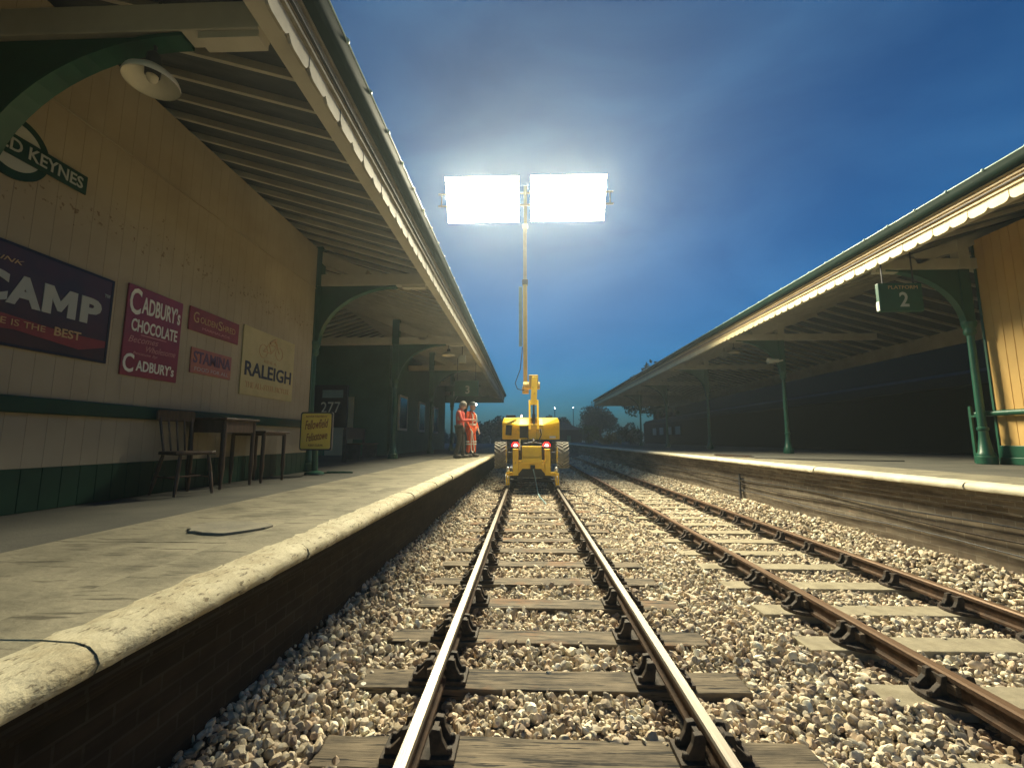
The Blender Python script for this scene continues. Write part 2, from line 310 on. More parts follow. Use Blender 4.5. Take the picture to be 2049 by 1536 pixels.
def text_mb(s, w, h, shear=0.0, bold=0.0, depth=0.004):
    cu = bpy.data.curves.new('lettering', 'FONT'); cu.body = s; cu.size = 1; cu.extrude = 0.01; cu.offset = bold; cu.shear = shear; cu.resolution_u = 3
    cu.align_x = 'CENTER'
    t = bpy.data.objects.new('lettering_source', cu); COL.objects.link(t)
    bpy.context.view_layer.update()
    e = t.evaluated_get(bpy.context.evaluated_depsgraph_get()); me = e.to_mesh()
    V = np.array([v.co[:] for v in me.vertices]); F = [tuple(p.vertices) for p in me.polygons]
    e.to_mesh_clear(); COL.objects.unlink(t); bpy.data.objects.remove(t); bpy.data.curves.remove(cu)
    mn = V.min(0); mx = V.max(0)
    V[:, 0] = (V[:, 0] - (mn[0] + mx[0]) / 2) * (w / (mx[0] - mn[0])); V[:, 1] = (V[:, 1] - (mn[1] + mx[1]) / 2) * (h / (mx[1] - mn[1]))
    V[:, 2] = (V[:, 2] - mn[2]) / (mx[2] - mn[2]) * depth
    return V, F
def text_on_wall(mb, s, y, z, w, h, x, tilt=0.0, **k):      # wall facing +X, reading towards +Y
    V, F = text_mb(s, w, h, **k); c, sn = math.cos(tilt), math.sin(tilt)
    return mb.add([(x + a[2], y + a[0] * c - a[1] * sn, z + a[0] * sn + a[1] * c) for a in V], F)
def text_facing(mb, s, x, z, w, h, y, tilt=0.0, **k):        # board facing -Y, reading towards +X
    V, F = text_mb(s, w, h, **k); c, sn = math.cos(tilt), math.sin(tilt)
    return mb.add([(x + a[0] * c - a[1] * sn, y - a[2], z + a[0] * sn + a[1] * c) for a in V], F)

# ------------------------------------------------------------------ ground and ballast
g = MB().box(-130, 130, -30, 280, -1.4, -1.0); tag(obj('ground', g, 'ground'), kind='structure')
def bed_z(x, y=0):
    b = -0.245
    if x < -1.05: b += 0.22 * (-1.05 - x) / 0.55
    if x > 4.3: b += 0.27 * min(1, (x - 4.3) / 0.6)
    return b
g = MB(); xs = [-1.7, -1.4, -1.05, 0.2, 1.5, 2.2, 3.4, 4.3, 4.6, 4.9, 5.1]
ys = [-3, 20, 45, 110]
vs = [(x, y, bed_z(x)) for y in ys for x in xs]; nx = len(xs)
g.add(vs, [(j * nx + i, j * nx + i + 1, (j + 1) * nx + i + 1, (j + 1) * nx + i) for j in range(len(ys) - 1) for i in range(nx - 1)])
tag(obj('ballast_bed', g, 'bed'), kind='structure')

T1 = 0.18; T2 = 3.40; SLZ = -0.17
SL1 = [2.50 + 0.706 * k for k in range(-2, 24)]
SL2 = [3.11 + 0.718 * k for k in range(-3, 38)]

def ico(sub):
    t = (1 + 5 ** .5) / 2
    V = [(-1, t, 0), (1, t, 0), (-1, -t, 0), (1, -t, 0), (0, -1, t), (0, 1, t), (0, -1, -t), (0, 1, -t), (t, 0, -1), (t, 0, 1), (-t, 0, -1), (-t, 0, 1)]
    F = [(0, 11, 5), (0, 5, 1), (0, 1, 7), (0, 7, 10), (0, 10, 11), (1, 5, 9), (5, 11, 4), (11, 10, 2), (10, 7, 6), (7, 1, 8), (3, 9, 4), (3, 4, 2), (3, 2, 6), (3, 6, 8), (3, 8, 9), (4, 9, 5), (2, 4, 11), (6, 2, 10), (8, 6, 7), (9, 8, 1)]
    V = [np.array(v, float) / np.linalg.norm(v) for v in V]
    for _ in range(sub):
        c = {}; G = []
        def mid(a, b):
            k = (min(a, b), max(a, b))
            if k not in c: m = V[a] + V[b]; V.append(m / np.linalg.norm(m)); c[k] = len(V) - 1
            return c[k]
        for a, b, d in F:
            x, y, z = mid(a, b), mid(b, d), mid(d, a); G += [(a, x, z), (b, y, x), (d, z, y), (x, y, z)]
        F = G
    return np.array(V), np.array(F)
def rock_protos(sub, n):
    V, F = ico(sub); out = []
    for _ in range(n):
        k = rng.integers(5, 9); nm = rng.normal(size=(k, 3)); nm /= np.linalg.norm(nm, axis=1)[:, None]; dd = rng.uniform(0.42, 0.9, k)
        dots = np.maximum(V @ nm.T, 1e-3); r = np.minimum((dd / dots).min(1), 1.15)
        out.append(V * r[:, None])
    return np.array(out), F
def rand_rot(n):
    q = rng.normal(size=(n, 4)); q /= np.linalg.norm(q, axis=1)[:, None]; w, x, y, z = q.T
    return np.stack([np.stack([1 - 2 * (y * y + z * z), 2 * (x * y - z * w), 2 * (x * z + y * w)], -1),
                     np.stack([2 * (x * y + z * w), 1 - 2 * (x * x + z * z), 2 * (y * z - x * w)], -1),
                     np.stack([2 * (x * z - y * w), 2 * (y * z + x * w), 1 - 2 * (x * x + y * y)], -1)], 1)
def scatter(y0, y1, step, sub, size, name_parts):
    X, Y = np.meshgrid(np.arange(-1.6, 5.04, step), np.arange(y0, y1, step)); X = X.ravel(); Y = Y.ravel()
    n = len(X); X = X + rng.uniform(-.5, .5, n) * step; Y = Y + rng.uniform(-.5, .5, n) * step
    keep = np.ones(n, bool)
    for SL, cx, hw, hy in ((SL1, T1, 1.28, .116), (SL2, T2, 1.13, .104)):
        for s in SL:
            ins = (np.abs(Y - s) < hy + rng.normal(0, 0.014, n)) & (np.abs(X - cx) < hw + rng.normal(0, 0.03, n)); keep &= ~(ins & (rng.random(n) > 0.008))
    for rx in (T1 - .7525, T1 + .7525, T2 - .7525, T2 + .7525): keep &= np.abs(X - rx) > 0.045
    X = X[keep]; Y = Y[keep]; n = len(X)
    Z = np.array([bed_z(x) for x in X]) + rng.uniform(0.004, 0.06, n) + 0.012 * np.sin(X * 3.1 + Y * 2.3)
    near_rail = np.min(np.abs(X[:, None] - np.array([T1 - .7525, T1 + .7525, T2 - .7525, T2 + .7525])), axis=1) < 0.16
    Z[near_rail] -= 0.03
    pr, F = rock_protos(sub, 40)
    idx = rng.integers(0, len(pr), n)
    S = size * np.clip(rng.lognormal(0, 0.30, n), .5, 1.9); sc = np.stack([S * rng.uniform(.85, 1.35, n), S * rng.uniform(.7, 1.1, n), S * rng.uniform(.55, .9, n)], 1)
    V = pr[idx] * sc[:, None, :]; V = np.einsum('nij,nkj->nki', rand_rot(n), V) + np.stack([X, Y, Z], 1)[:, None, :]
    base = np.array([(0.56, 0.51, 0.41), (0.70, 0.65, 0.54), (0.42, 0.37, 0.29), (0.48, 0.39, 0.30), (0.35, 0.33, 0.29), (0.58, 0.50, 0.40), (0.20, 0.165, 0.14)])
    col = base[rng.choice(7, n, p=[.25, .19, .15, .11, .10, .11, .09])] * rng.uniform(.58, 1.18, n)[:, None] * np.array([1.0, .985, .94])
    dirty = np.exp(-((np.min(np.abs(X[:, None] - np.array([T1 - .7525, T1 + .7525, T2 - .7525, T2 + .7525])), axis=1)) / 0.16) ** 2)
    col *= (1 - 0.55 * dirty)[:, None] * (1 - dirty[:, None] * np.array([0, .12, .2]))
    col = np.clip(col * 1.32, 0, .85)
    vc = np.repeat(col, V.shape[1], 0); k = V.shape[1]
    FF = (F[None] + (np.arange(n) * k)[:, None, None]).reshape(-1, 3)
    name_parts.append((V.reshape(-1, 3), FF, vc))
parts = []
scatter(1.3, 3.2, 0.0285, 1, 0.0225, parts)
scatter(3.2, 7.5, 0.034, 1, 0.0245, parts)
scatter(7.5, 20.0, 0.046, 0, 0.031, parts)
scatter(20.0, 40.0, 0.13, 0, 0.075, parts)
off = 0; Vs = []; Fs = []; Cs = []
for V, F, c in parts: Vs.append(V); Fs.append(F + off); Cs.append(c); off += len(V)
Vs = np.concatenate(Vs); Fs = np.concatenate(Fs); Cs = np.concatenate(Cs)
me = bpy.data.meshes.new('ballast_stones'); me.vertices.add(len(Vs)); me.vertices.foreach_set('co', Vs.astype(np.float32).ravel())
me.loops.add(len(Fs) * 3); me.loops.foreach_set('vertex_index', Fs.astype(np.int32).ravel())
me.polygons.add(len(Fs)); me.polygons.foreach_set('loop_start', np.arange(0, len(Fs) * 3, 3, dtype=np.int32))
me.update(calc_edges=True)
ca = me.color_attributes.new('tint', 'FLOAT_COLOR', 'POINT'); ca.data.foreach_set('color', np.concatenate([Cs, np.ones((len(Cs), 1))], 1).astype(np.float32).ravel())
me.materials.append(M['stone']); me.validate(); me.set_sharp_from_angle(angle=R(24))
tag(obj_ := bpy.data.objects.new('ballast_stones', me), 'pale crushed stone ballast lying between and beside the two tracks', 'ballast', kind='stuff'); COL.objects.link(obj_)

# ------------------------------------------------------------------ rails and sleepers
def rail(x, y0, y1, label, head):
    prof = [(-.035, 0), (.035, 0), (.035, .022), (.011, .036), (.010, .098), (.035, .110), (.035, .136), (.027, .148), (-.027, .148), (-.035, .136), (-.035, .110), (-.010, .098), (-.011, .036), (-.035, .022)]
    mb = MB(); n = len(prof); Y = [y0, y1]
    vs = [(x + p[0], y, p[1] - .148) for y in Y for p in prof]; mb.add(vs, [])
    for i in range(n):
        mb.f.append([i, (i + 1) % n, n + (i + 1) % n, n + i]); mb.mi.append(1 if i in (6, 7, 8, 9) else 0)
        if i in (6, 8): mb.mi[-1] = 1
    mb.mi = [1 if i in (6, 7, 8) else 0 for i in range(n)]
    mb.f.append(list(range(n))); mb.mi.append(0); mb.f.append(list(range(n, 2 * n))[::-1]); mb.mi.append(0)
    mb.f = [f[::-1] for f in mb.f]
    return tag(obj('rail', mb, ['rust', head], org=(x, 0, 0)), label, 'rail', 'running rails of the two tracks')
rail(T1 - .7525, -1, 60, 'shiny steel rail nearest the left platform, bright worn head', 'polished')
rail(T1 + .7525, -1, 60, 'shiny steel rail on the right side of the track carrying the yellow machine', 'polished')
r3 = rail(T2 - .7525, -1, 60, 'rusty brown rail of the empty track, the one farther from the right platform', 'rust_top')
rail(T2 + .7525, -1, 60, 'rusty brown rail closest to the right platform brick face', 'rust_top')
# fishplate joint on the rusty rail
jy = 4.86
for dx in (-1, 1):
    f = MB().box(r3.location.x + dx * .012, r3.location.x + dx * .03, jy - .23, jy + .23, -.108, -.042)
    for k in (-.17, -.06, .06, .17): f.lathe([(.02, 0), (.02, .025 * dx)], (r3.location.x + dx * .03, jy + k, -.075), 6, 'x')
    obj('fishplate', f, 'iron', r3, bevel=.004)

def chair_mb(kind):
    mb = MB()
    mb.box(-.19, .19, -.1, .1, 0.0, .028) if kind == 1 else mb.lathe([(.19, 0), (.185, .028), (.1, .036)], (0, 0, 0), 20)
    # two jaws gripping the rail web, outline in x-z, ribbed along y
    for s, gap in ((1, .04), (-1, .066)):
        poly = [(s * gap, .028), (s * .175, .028), (s * .15, .05), (s * (gap + .055), .1), (s * (gap + .045), .145), (s * (gap + .004), .15), (s * (gap - .012), .125), (s * (gap - .006), .07)]
        for a, b in ((-.072, -.036), (.036, .072)): mb.prism(poly, 'y', a, b)
        mb.prism([(s * gap, .03), (s * (gap + .03), .03), (s * (gap + .028), .135), (s * gap, .135)], 'y', -.0362, .0362)
    for sx in (-.155, .155):
        for sy in (-.055, .055): mb.lathe([(.019, .028), (.019, .05), (.012, .058)], (sx, sy, 0), 8)
    return mb
def key_mb(): return MB().add([(-.062, -.13, .06), (-.024, -.13, .055), (-.024, -.13, .12), (-.062, -.13, .115), (-.066, .13, .055), (-.024, .13, .05), (-.024, .13, .125), (-.066, .13, .12)],
                             [(0, 3, 2, 1), (4, 5, 6, 7), (0, 1, 5, 4), (1, 2, 6, 5), (2, 3, 7, 6), (3, 0, 4, 7)])
def jitter_box(hx, hy, z0, z1, n, j):
    mb = MB(); vs = []
    for i in range(n + 1):
        x = -hx + 2 * hx * i / n
        a = rng.normal(0, j, 4); vs += [(x, -hy + a[0], z0), (x, hy + a[1], z0), (x, hy + a[1], z1 + a[2] * .4), (x, -hy + a[0], z1 + a[3] * .4)]
    fs = [(0, 1, 2, 3), tuple(n * 4 + k for k in (3, 2, 1, 0))]
    for i in range(n):
        for k in range(4): a = i * 4 + k; b = i * 4 + (k + 1) % 4; fs.append((a, a + 4, b + 4, b))
    return mb.add(vs, fs)
ORD = ['first', 'second', 'third', 'fourth', 'fifth', 'sixth', 'seventh', 'eighth', 'ninth', 'tenth', 'eleventh', 'twelfth', 'thirteenth', 'fourteenth', 'fifteenth', 'sixteenth', 'seventeenth', 'eighteenth', 'nineteenth', 'twentieth']
def ordinal(i):
    if i < 20: return ORD[i]
    t = ['twenty', 'thirty', 'forty'][(i + 1) // 10 - 2]; r = (i + 1) % 10
    return (t[:-1] + 'ieth') if r == 0 else t + '-' + ORD[r - 1]
def sleeper_proto(kind):
    tx, m, hw, nm = (T1, 'timber', 1.295, 'timber_sleeper') if kind == 1 else (T2, 'concrete_sl', 1.19, 'concrete_sleeper')
    t = thing(nm, None, None)
    body = jitter_box(hw, .127, -.13, 0, 14, .004 if kind == 1 else .0015)
    obj('sleeper_body', body, m, t, bevel=.008, local=True)
    for s in (-1, 1):
        mb = chair_mb(kind)
        if s < 0: mb.v = [(-x, y, z) for x, y, z in mb.v]; mb.f = [f[::-1] for f in mb.f]
        # wooden key on the outer side
        kb = key_mb()
        if s > 0: kb.v = [(-x, y, z) for x, y, z in kb.v]; kb.f = [f[::-1] for f in kb.f]
        c = obj('rail_chair', mb, 'iron', t, local=True, bevel=.004); c.location = (s * .7525, 0, 0)
        obj('key', kb, 'key', c, local=True)
    return t
for kind, SL, tx in ((1, SL1, T1), (2, SL2, T2)):
    p = sleeper_proto(kind); vis = 0
    for i, y in enumerate(SL):
        o = p if i == 0 else copy_tree(p)
        o.location = (tx + random.gauss(0, .015), y + random.gauss(0, .012), SLZ + random.gauss(0, .004)); o.rotation_euler = (0, 0, random.gauss(0, .006))
        if kind == 1:
            tag(o, f'{ordinal(i)} weathered timber sleeper of the centre track, counted from the camera end', 'sleeper', 'timber sleepers under the shiny rails')
        else:
            tag(o, f'{ordinal(i)} grey concrete sleeper of the empty rusty track, counted from the camera end', 'sleeper', 'concrete sleepers under the rusty rails')

# ------------------------------------------------------------------ platforms
def platform(sx, nose, wall, top, far, label, coping_m, brick_m, slab_to, joints):
    # sx = +1: platform lies towards +X
    t = thing('station_platform', label, 'platform', (nose, 0, top), 'station platforms')
    X = lambda d: nose + sx * d
    mb = MB(); y = joints
    while y < far:
        L = random.uniform(1.15, 1.3) if y < 20 else 2.5
        j = random.gauss(0, .006); h = random.gauss(0, .0013); a, b = y + .0015, y + L - .0015
        prof = [(.46, 0), (.18, 0), (.075, -.004), (.035, -.014), (.01, -.034), (0, -.06), (.008, -.085), (.03, -.095), (.46, -.095)]
        n = 9; segs = 24; base = len(mb.v)
        vs = []
        for q in range(segs + 1):
            yy = a + (b - a) * q / segs; w = random.gauss(0, .0025); w2 = random.gauss(0, .002)
            for k, p in enumerate(prof):
                e = 1 if k in (2, 3, 4, 5, 6) else 0; pj = random.gauss(0, .009) if k == 1 else 0
                vs.append((X(p[0] + j * e + w * e + pj), yy + (random.gauss(0, .001) if q in (0, segs) else 0), top + p[1] + h + w2 * e))
        fs = [tuple(range(n))[::sx], tuple(segs * n + k for k in range(n))[::-sx]]
        for q in range(segs):
            for k in range(n):
                f = (q * n + k, q * n + (k + 1) % n, (q + 1) * n + (k + 1) % n, (q + 1) * n + k); fs.append(f[::-1] if sx > 0 else f)
        mb.add(vs, fs); mb.mi[-len(fs):] = [0, 0] + [1 if k == 0 else 0 for q in range(segs) for k in range(n)]; y += L
    obj('coping', mb, [coping_m, 'slab'], t, smooth=40)
    mb = MB().prism([(X(.45), top - .02), (X(.09), top - .024), (X(.045), top - .045), (X(.04), top - .06), (X(.045), top - .075), (X(.45), top - .08)], 'y', joints + .01, far - .1); obj('joint_mortar', mb, 'bed', t)
    # corbel courses and brick face
    w = abs(wall - nose); mb = MB()
    steps = 3
    for k in range(steps):
        d = 0.09 + (w - 0.09) * (k / steps); z1 = top - .097 - .075 * k
        mb.box(X(d), X(w + .35), joints - 4, far, z1 - .0745, z1)
    mb.box(X(w), X(w + .35), joints - 4, far, -1.0, top - .097 - .075 * steps)
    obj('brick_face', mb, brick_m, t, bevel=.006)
    # paving slabs with open joints
    mb = MB(); y = joints
    while y < far:
        L = 2.4 if y < 30 else 6; a, b = y + .005, y + L - .002
        e0, e1 = .465, slab_to
        n = 14; jag = [random.gauss(0, .005) for _ in range(n + 1)]
        vs = []
        for k in range(n + 1):
            d = e0 + (e1 - e0) * k / n
            vs += [(X(d), a + jag[k], top - .003), (X(d), b + jag[(k * 5 + 3) % (n + 1)] * .6, top - .003), (X(d), a + jag[k], top - .019), (X(d), b + jag[(k * 5 + 3) % (n + 1)] * .6, top - .019)]
        fs = []
        for k in range(n):
            o = k * 4; fs += [(o, o + 4, o + 5, o + 1), (o, o + 2, o + 6, o + 4), (o + 1, o + 5, o + 7, o + 3)]
        if sx < 0: fs = [f[::-1] for f in fs]
        mb.add(vs, fs); y += L
    obj('paving', mb, 'slab', t)
    mb = MB().box(X(.4605), X(slab_to - .002), joints - 4, far, top - .3, top - .02); obj('bedding', mb, 'bed', t)
    mb = MB().box(X(slab_to + .006), X(13), joints - 4, far, top - .4, top - .008); obj('asphalt', mb, 'asphalt', t)
    return t
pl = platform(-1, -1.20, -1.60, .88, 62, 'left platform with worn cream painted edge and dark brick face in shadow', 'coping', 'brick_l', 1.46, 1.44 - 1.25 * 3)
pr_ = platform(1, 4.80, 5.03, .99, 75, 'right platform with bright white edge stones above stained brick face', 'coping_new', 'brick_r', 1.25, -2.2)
# raised patch by the left paving
mb = MB(); ang = [i * 2 * math.pi / 22 for i in range(22)]
poly = [(-1.92 + .25 * math.cos(a) * (1 + .12 * math.sin(3 * a)), 2.86 + .20 * math.sin(a) * (1 + .18 * math.cos(2 * a + 1)) + random.gauss(0, .012)) for a in ang]
mb.prism(poly, 'z', .874, .893); obj('patch', mb, 'patch', pl, bevel=.006)

# pipes and cables along the right brick face
for k, (z, r) in enumerate(((.54, .010), (.42, .012), (.28, .009))):
    t = MB(); pts = [(4.99 + .012 * math.sin(y * .9 + k), y, z + .018 * math.sin(y * 1.7 + k * 2)) for y in np.arange(1, 40, .5)]
    t.tube(pts, r, 6); tag(obj('wall_cable', t, ['dark', 'iron', 'dark'][k], smooth=60), ['highest thin dark cable along the right platform brick face', 'brown pipe between two thin cables on the right platform brick face', 'lowest thin dark cable along the right platform brick face'][k], 'cable', 'cables along the right platform face')
t = thing('cable_bracket', 'upright steel cable bracket standing against the right platform brick face', 'bracket', (4.96, 10.6, 0))
obj('upright', MB().box(4.95, 4.98, 10.58, 10.63, -.05, .66), 'dark', t); obj('clamp', MB().box(4.94, 5.02, 10.56, 10.65, .52, .56).box(4.94, 5.02, 10.56, 10.65, .40, .44).box(4.94, 5.02, 10.56, 10.65, .26, .30), 'dark', t)

# ------------------------------------------------------------------ canopies
def canopy(side, edge, zv, colx, frames, y0, y1, ridge, far_edge, label, slope, org):
    # side=+1 for the right hand canopy (rises towards +X). zv = underside of valance, deck starts 0.17 above
    s = side; t = thing('platform_canopy', label, 'canopy', org, 'platform canopies')
    zd0 = zv + .20
    zd = lambda x: zd0 + slope * min(abs(x - edge), abs(ridge - edge)) - slope * max(0, abs(x - edge) - abs(ridge - edge))
    # boarded deck (thick sheet) with slates
    mb = MB(); prof = [(edge, zd(edge)), (ridge, zd(ridge)), (far_edge, zd(far_edge)), (far_edge, zd(far_edge) + .03), (ridge, zd(ridge) + .03), (edge, zd(edge) + .03)]
    n = 6; mb.prism(prof, 'y', y0, y1); obj('deck_boards', mb, 'deck', t)
    mb = MB(); prof = [(edge - s * .06, zd(edge) + .032), (ridge, zd(ridge) + .034), (far_edge, zd(far_edge) + .032), (far_edge, zd(far_edge) + .05), (ridge, zd(ridge) + .06), (edge - s * .06, zd(edge) + .05)]
    mb.prism(prof, 'y', y0 - .04, y1 + .04); obj('roof', mb, 'slate', t)
    # rafters, each its own part, sharing two meshes
    step = .385 if s < 0 else .62
    ys = np.arange(y0 + .12, y1, step); proto = None
    for k, y in enumerate(ys[:95]):
        if proto is None:
            mb = MB(); d = .075
            for xa, xb in ((edge + s * .03, ridge), (ridge, far_edge)):
                mb.add([(xa, -.02, zd(xa) - d), (xa, .02, zd(xa) - d), (xa, .02, zd(xa) - .002), (xa, -.02, zd(xa) - .002), (xb, -.02, zd(xb) - d), (xb, .02, zd(xb) - d), (xb, .02, zd(xb) - .002), (xb, -.02, zd(xb) - .002)],
                       [(0, 3, 2, 1), (4, 5, 6, 7), (0, 1, 5, 4), (1, 2, 6, 5), (2, 3, 7, 6), (3, 0, 4, 7)])
            o = proto = obj('rafter', mb, 'timber_cream', t, org=(org[0], 0, org[2])); o.location = (0, y - org[1], 0)
            me = o.data
            vv = np.zeros(len(me.vertices) * 3); me.vertices.foreach_get('co', vv)
        else:
            o = proto.copy(); COL.objects.link(o); o.location = (0, y - org[1], 0)
    # wall plate behind the valance
    mb = MB().box(edge + s * .03, edge + s * .17, y0, y1, zv + .04, zd0 - .002); obj('edge_plate', mb, 'timber_cream', t)
    # scalloped valance boards
    mb = MB(); bw = .295; y = y0; k = 0
    while y < y1 - .01:
        a, b = y + .003, y + bw - .003; pts = [(b, zv + .17), (a, zv + .17)]
        for q in range(9):
            u = q / 8; x = a + (b - a) * u; e = abs(2 * u - 1); pts.append((x, zv + .055 * max(0, e - .55) ** 2 / .2025))
        dd = .004 * (k % 2); mb.prism(pts, 'x', edge - s * (.002 + dd), edge + s * (.022 - dd)); y += bw; k += 1
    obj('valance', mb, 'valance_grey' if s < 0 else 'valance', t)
    # fascia with mouldings
    mb = MB(); mb.box(edge - s * .012, edge + s * .028, y0, y1, zv + .172, zv + .37)
    for z, w, d in ((zv + .172, .03, .035), (zv + .235, .028, .03), (zv + .30, .03, .04), (zv + .355, .025, .055)): mb.box(edge - s * d, edge - s * .0125, y0, y1, z, z + w)
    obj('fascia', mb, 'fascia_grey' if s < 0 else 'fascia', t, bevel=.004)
    # gutter with joint collars
    mb = MB(); gx = edge - s * .11; zg = zv + .46
    prof = [(gx + s * .08, zg + .06), (gx + s * .08, zg - .07), (gx - s * .02, zg - .075), (gx - s * .05, zg - .05), (gx - s * .06, zg), (gx - s * .075, zg + .04), (gx - s * .08, zg + .06), (gx - s * .068, zg + .06), (gx - s * .05, zg), (gx - s * .035, zg - .045), (gx + s * .065, zg - .055), (gx + s * .068, zg + .06)]
    mb.prism(prof, 'y', y0, y1); obj('gutter', mb, 'gutter', t, smooth=40)
    obj('gutter_lip_highlight', MB().tube([(gx - s * .076, y0, zg + .066), (gx - s * .076, y1, zg + .066)], .011, 8), 'gutter_lip_highlight', t, smooth=60)  # bead coloured as the bright highlight along the gutter's top edge
    mb = MB()
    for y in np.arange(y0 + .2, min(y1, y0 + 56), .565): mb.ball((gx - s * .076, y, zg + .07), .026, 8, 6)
    obj('gutter_bolts', mb, 'gutter_lip_highlight', t, smooth=60)
    # frames
    for (fy, col) in frames:
        zb = zv + .02; zt = zb + .22; h = .075
        top_at = lambda x: zd(x) - .09
        fe = colx + s * 3.2 if col else colx - s * .03
        b = obj('tie_beam', MB().box(edge + s * .175, fe, fy - h, fy + h, zb, zt), 'timber_cream', t, bevel=.008)
        # solid spandrel under the beam with a curved rib
        a, bh = 1.45, 1.15; n = 16; cur = [(colx - s * .09 - s * a * (1 - math.cos(i / n * math.pi / 2)), zb - bh + bh * math.sin(i / n * math.pi / 2)) for i in range(n + 1)]
        cur = [(colx - s * .09 - s * a * (1 - math.cos(i / n * math.pi / 2)), zb - .004 - bh * (1 - math.sin(i / n * math.pi / 2))) for i in range(n + 1)]
        mb = MB().prism([(colx - s * .09, zb - .004)] + cur, 'y', fy - .03, fy + .03)
        sp = obj('spandrel', mb, 'green', t)
        rb = MB()
        for i in range(n): 
            p, q = cur[i], cur[i + 1]; rb.beam((p[0], fy, p[1]), (q[0] + (q[0] - p[0]) * .04, fy, q[1] + (q[1] - p[1]) * .04), .13, .035, up=(0, 1, 0)) if False else rb.add(
                [(p[0], fy - .065, p[1]), (p[0], fy + .065, p[1]), (q[0], fy + .065, q[1]), (q[0], fy - .065, q[1])] + [(p[0] - s * .0, fy - .065, p[1] - .03), (p[0], fy + .065, p[1] - .03), (q[0], fy + .065, q[1] - .03), (q[0], fy - .065, q[1] - .03)],
                [(0, 1, 2, 3), (7, 6, 5, 4), (0, 3, 7, 4), (1, 5, 6, 2)])
        obj('bracket_rib', rb, 'green', sp)
        # short cantilever plank below the beam end, next to the edge
        obj('corbel_plank', MB().box(edge + s * .175, edge + s * .62, fy - .06, fy + .06, zb - .055, zb - .003), 'timber_cream', t)
        if col:
            base = org[2]
            prof = [(.155, base), (.155, base + .13), (.135, base + .15), (.135, base + .19), (.11, base + .22), (.075, base + .5), (.07, base + .62), (.088, base + .64), (.088, base + .68), (.066, base + .7), (.058, zb - 1.35), (.09, zb - 1.32), (.1, zb - 1.27), (.085, zb - 1.22), (.1, zb - 1.18), (.12, zb - 1.12), (.12, zb - 1.08)]
            obj('column', MB().lathe(prof, (colx, fy, 0), 20), 'green', t, smooth=40)
            obj('column_head', MB().box(colx - .1, colx + .1, fy - .05, fy + .05, zb - 1.08, zb - .003), 'green', t, bevel=.006)
            obj('post', MB().box(colx - .11, colx + .11, fy - .085, fy + .085, zb - .001, top_at(colx)), 'green' if s < 0 else 'timber_cream', t, bevel=.006)
            # raking strut from beam up to the roof
            x0 = colx - s * .95; x1 = colx + s * 1.25
            obj('strut', MB().beam((x0, fy, zt - .02), (x1, fy, top_at(x1) - .02), .15, .22), 'timber_cream', t)
    return t, zd

LZV = 4.33
lc, lzd = canopy(-1, -1.72, LZV, -4.0, [(2.8, False), (8.02, True), (13.2, True), (18.4, True), (23.6, True), (28.8, True)], -2.5, 34.0, -5.9, -10.0,
                 'left platform canopy with scalloped valance, cream rafters and green curved brackets', .30, (-4.0, 8.02, .88))
RZV = 4.80
rc, rzd = canopy(1, 6.84, RZV, 8.74, [(8.75, True), (15.1, True), (21.4, True), (27.7, True), (34.0, True)], -2.5, 44.0, 10.6, 14.2,
                 'right platform canopy with lit cream scalloped valance and green gutter on green columns', .28, (8.74, 8.75, .99))
obj('far_valance', MB().box(14.18, 14.22, -2.5, 44.0, RZV - .25, rzd(14.2) + .02), 'timber_cream', rc)
# end boards closing the far ends
for t, e, s, zv, y, ridge, fe, zdf in ((lc, -1.72, -1, LZV, 34.0, -5.9, -10.0, lzd), (rc, 6.84, 1, RZV, 44.0, 10.6, 14.2, rzd)):
    mb = MB().prism([(e, zv - .05), (ridge, zv - .05), (fe, zv - .05), (fe, zdf(fe)), (ridge, zdf(ridge)), (e, zdf(e))], 'y', y + .05, y + .09); obj('end_boards', mb, 'far_green' if s < 0 else 'timber_cream', t)

# ------------------------------------------------------------------ buildings
def boards(mb, x, s, y0, y1, z0, z1, w=.155, g=.008, d=.008, th=.05):
    # vertical boards with v-grooves on a wall facing direction s along X (front at x)
    pts = []; y = y0
    while y < y1 - 1e-6:
        e = min(y + w, y1); pts += [(y, 0), (e - g, 0), (e - g / 2, d)]; y = e
    pts.append((y1, 0)); n = len(pts)
    vs = [(x - s * p[1], p[0], z) for z in (z0, z1) for p in pts] + [(x - s * th, y0, z0), (x - s * th, y1, z0), (x - s * th, y0, z1), (x - s * th, y1, z1)]
    fs = [(i, i + 1, n + i + 1, n + i) for i in range(n - 1)]
    b = 2 * n; fs += [(b + 1, b, b + 2, b + 3)]
    fs += [tuple([b + 2] + [n + i for i in range(n)] + [b + 3]), tuple([b + 1] + [i for i in range(n - 1, -1, -1)] + [b])]
    if s < 0: fs = [f[::-1] for f in fs]
    return mb.add(vs, fs)
t = lb = thing('station_building', 'cream boarded station building under the left canopy, green dado, hung with enamel signs', 'building', (-4.0, 3, .88), 'station buildings')
WX = -3.98
obj('wall', boards(MB(), WX, 1, -2.5, 7.92, 1.22, 5.08, g=.004, d=.003), 'cream', t)
obj('dado', boards(MB(), WX + .012, 1, -2.5, 7.92, .876, 1.218), 'green_dark', t)
obj('dado_rail', MB().box(WX - .01, WX + .05, -2.5, 7.94, 1.655, 1.785), 'green_dark', t, bevel=.012)
obj('end_wall', MB().box(-9, WX - .052, 7.72, 7.92, .876, 5.08).box(-9, -8.8, -2.5, 7.72, .876, 5.0), 'cream', t)
obj('corner_board', MB().box(WX - .06, WX + .016, 7.922, 7.95, .876, 5.08), 'green', t)
obj('conduit', MB().tube([(WX + .02, -2, 4.28), (WX + .02, 7.9, 4.28)], .008, 6), 'cream', t)
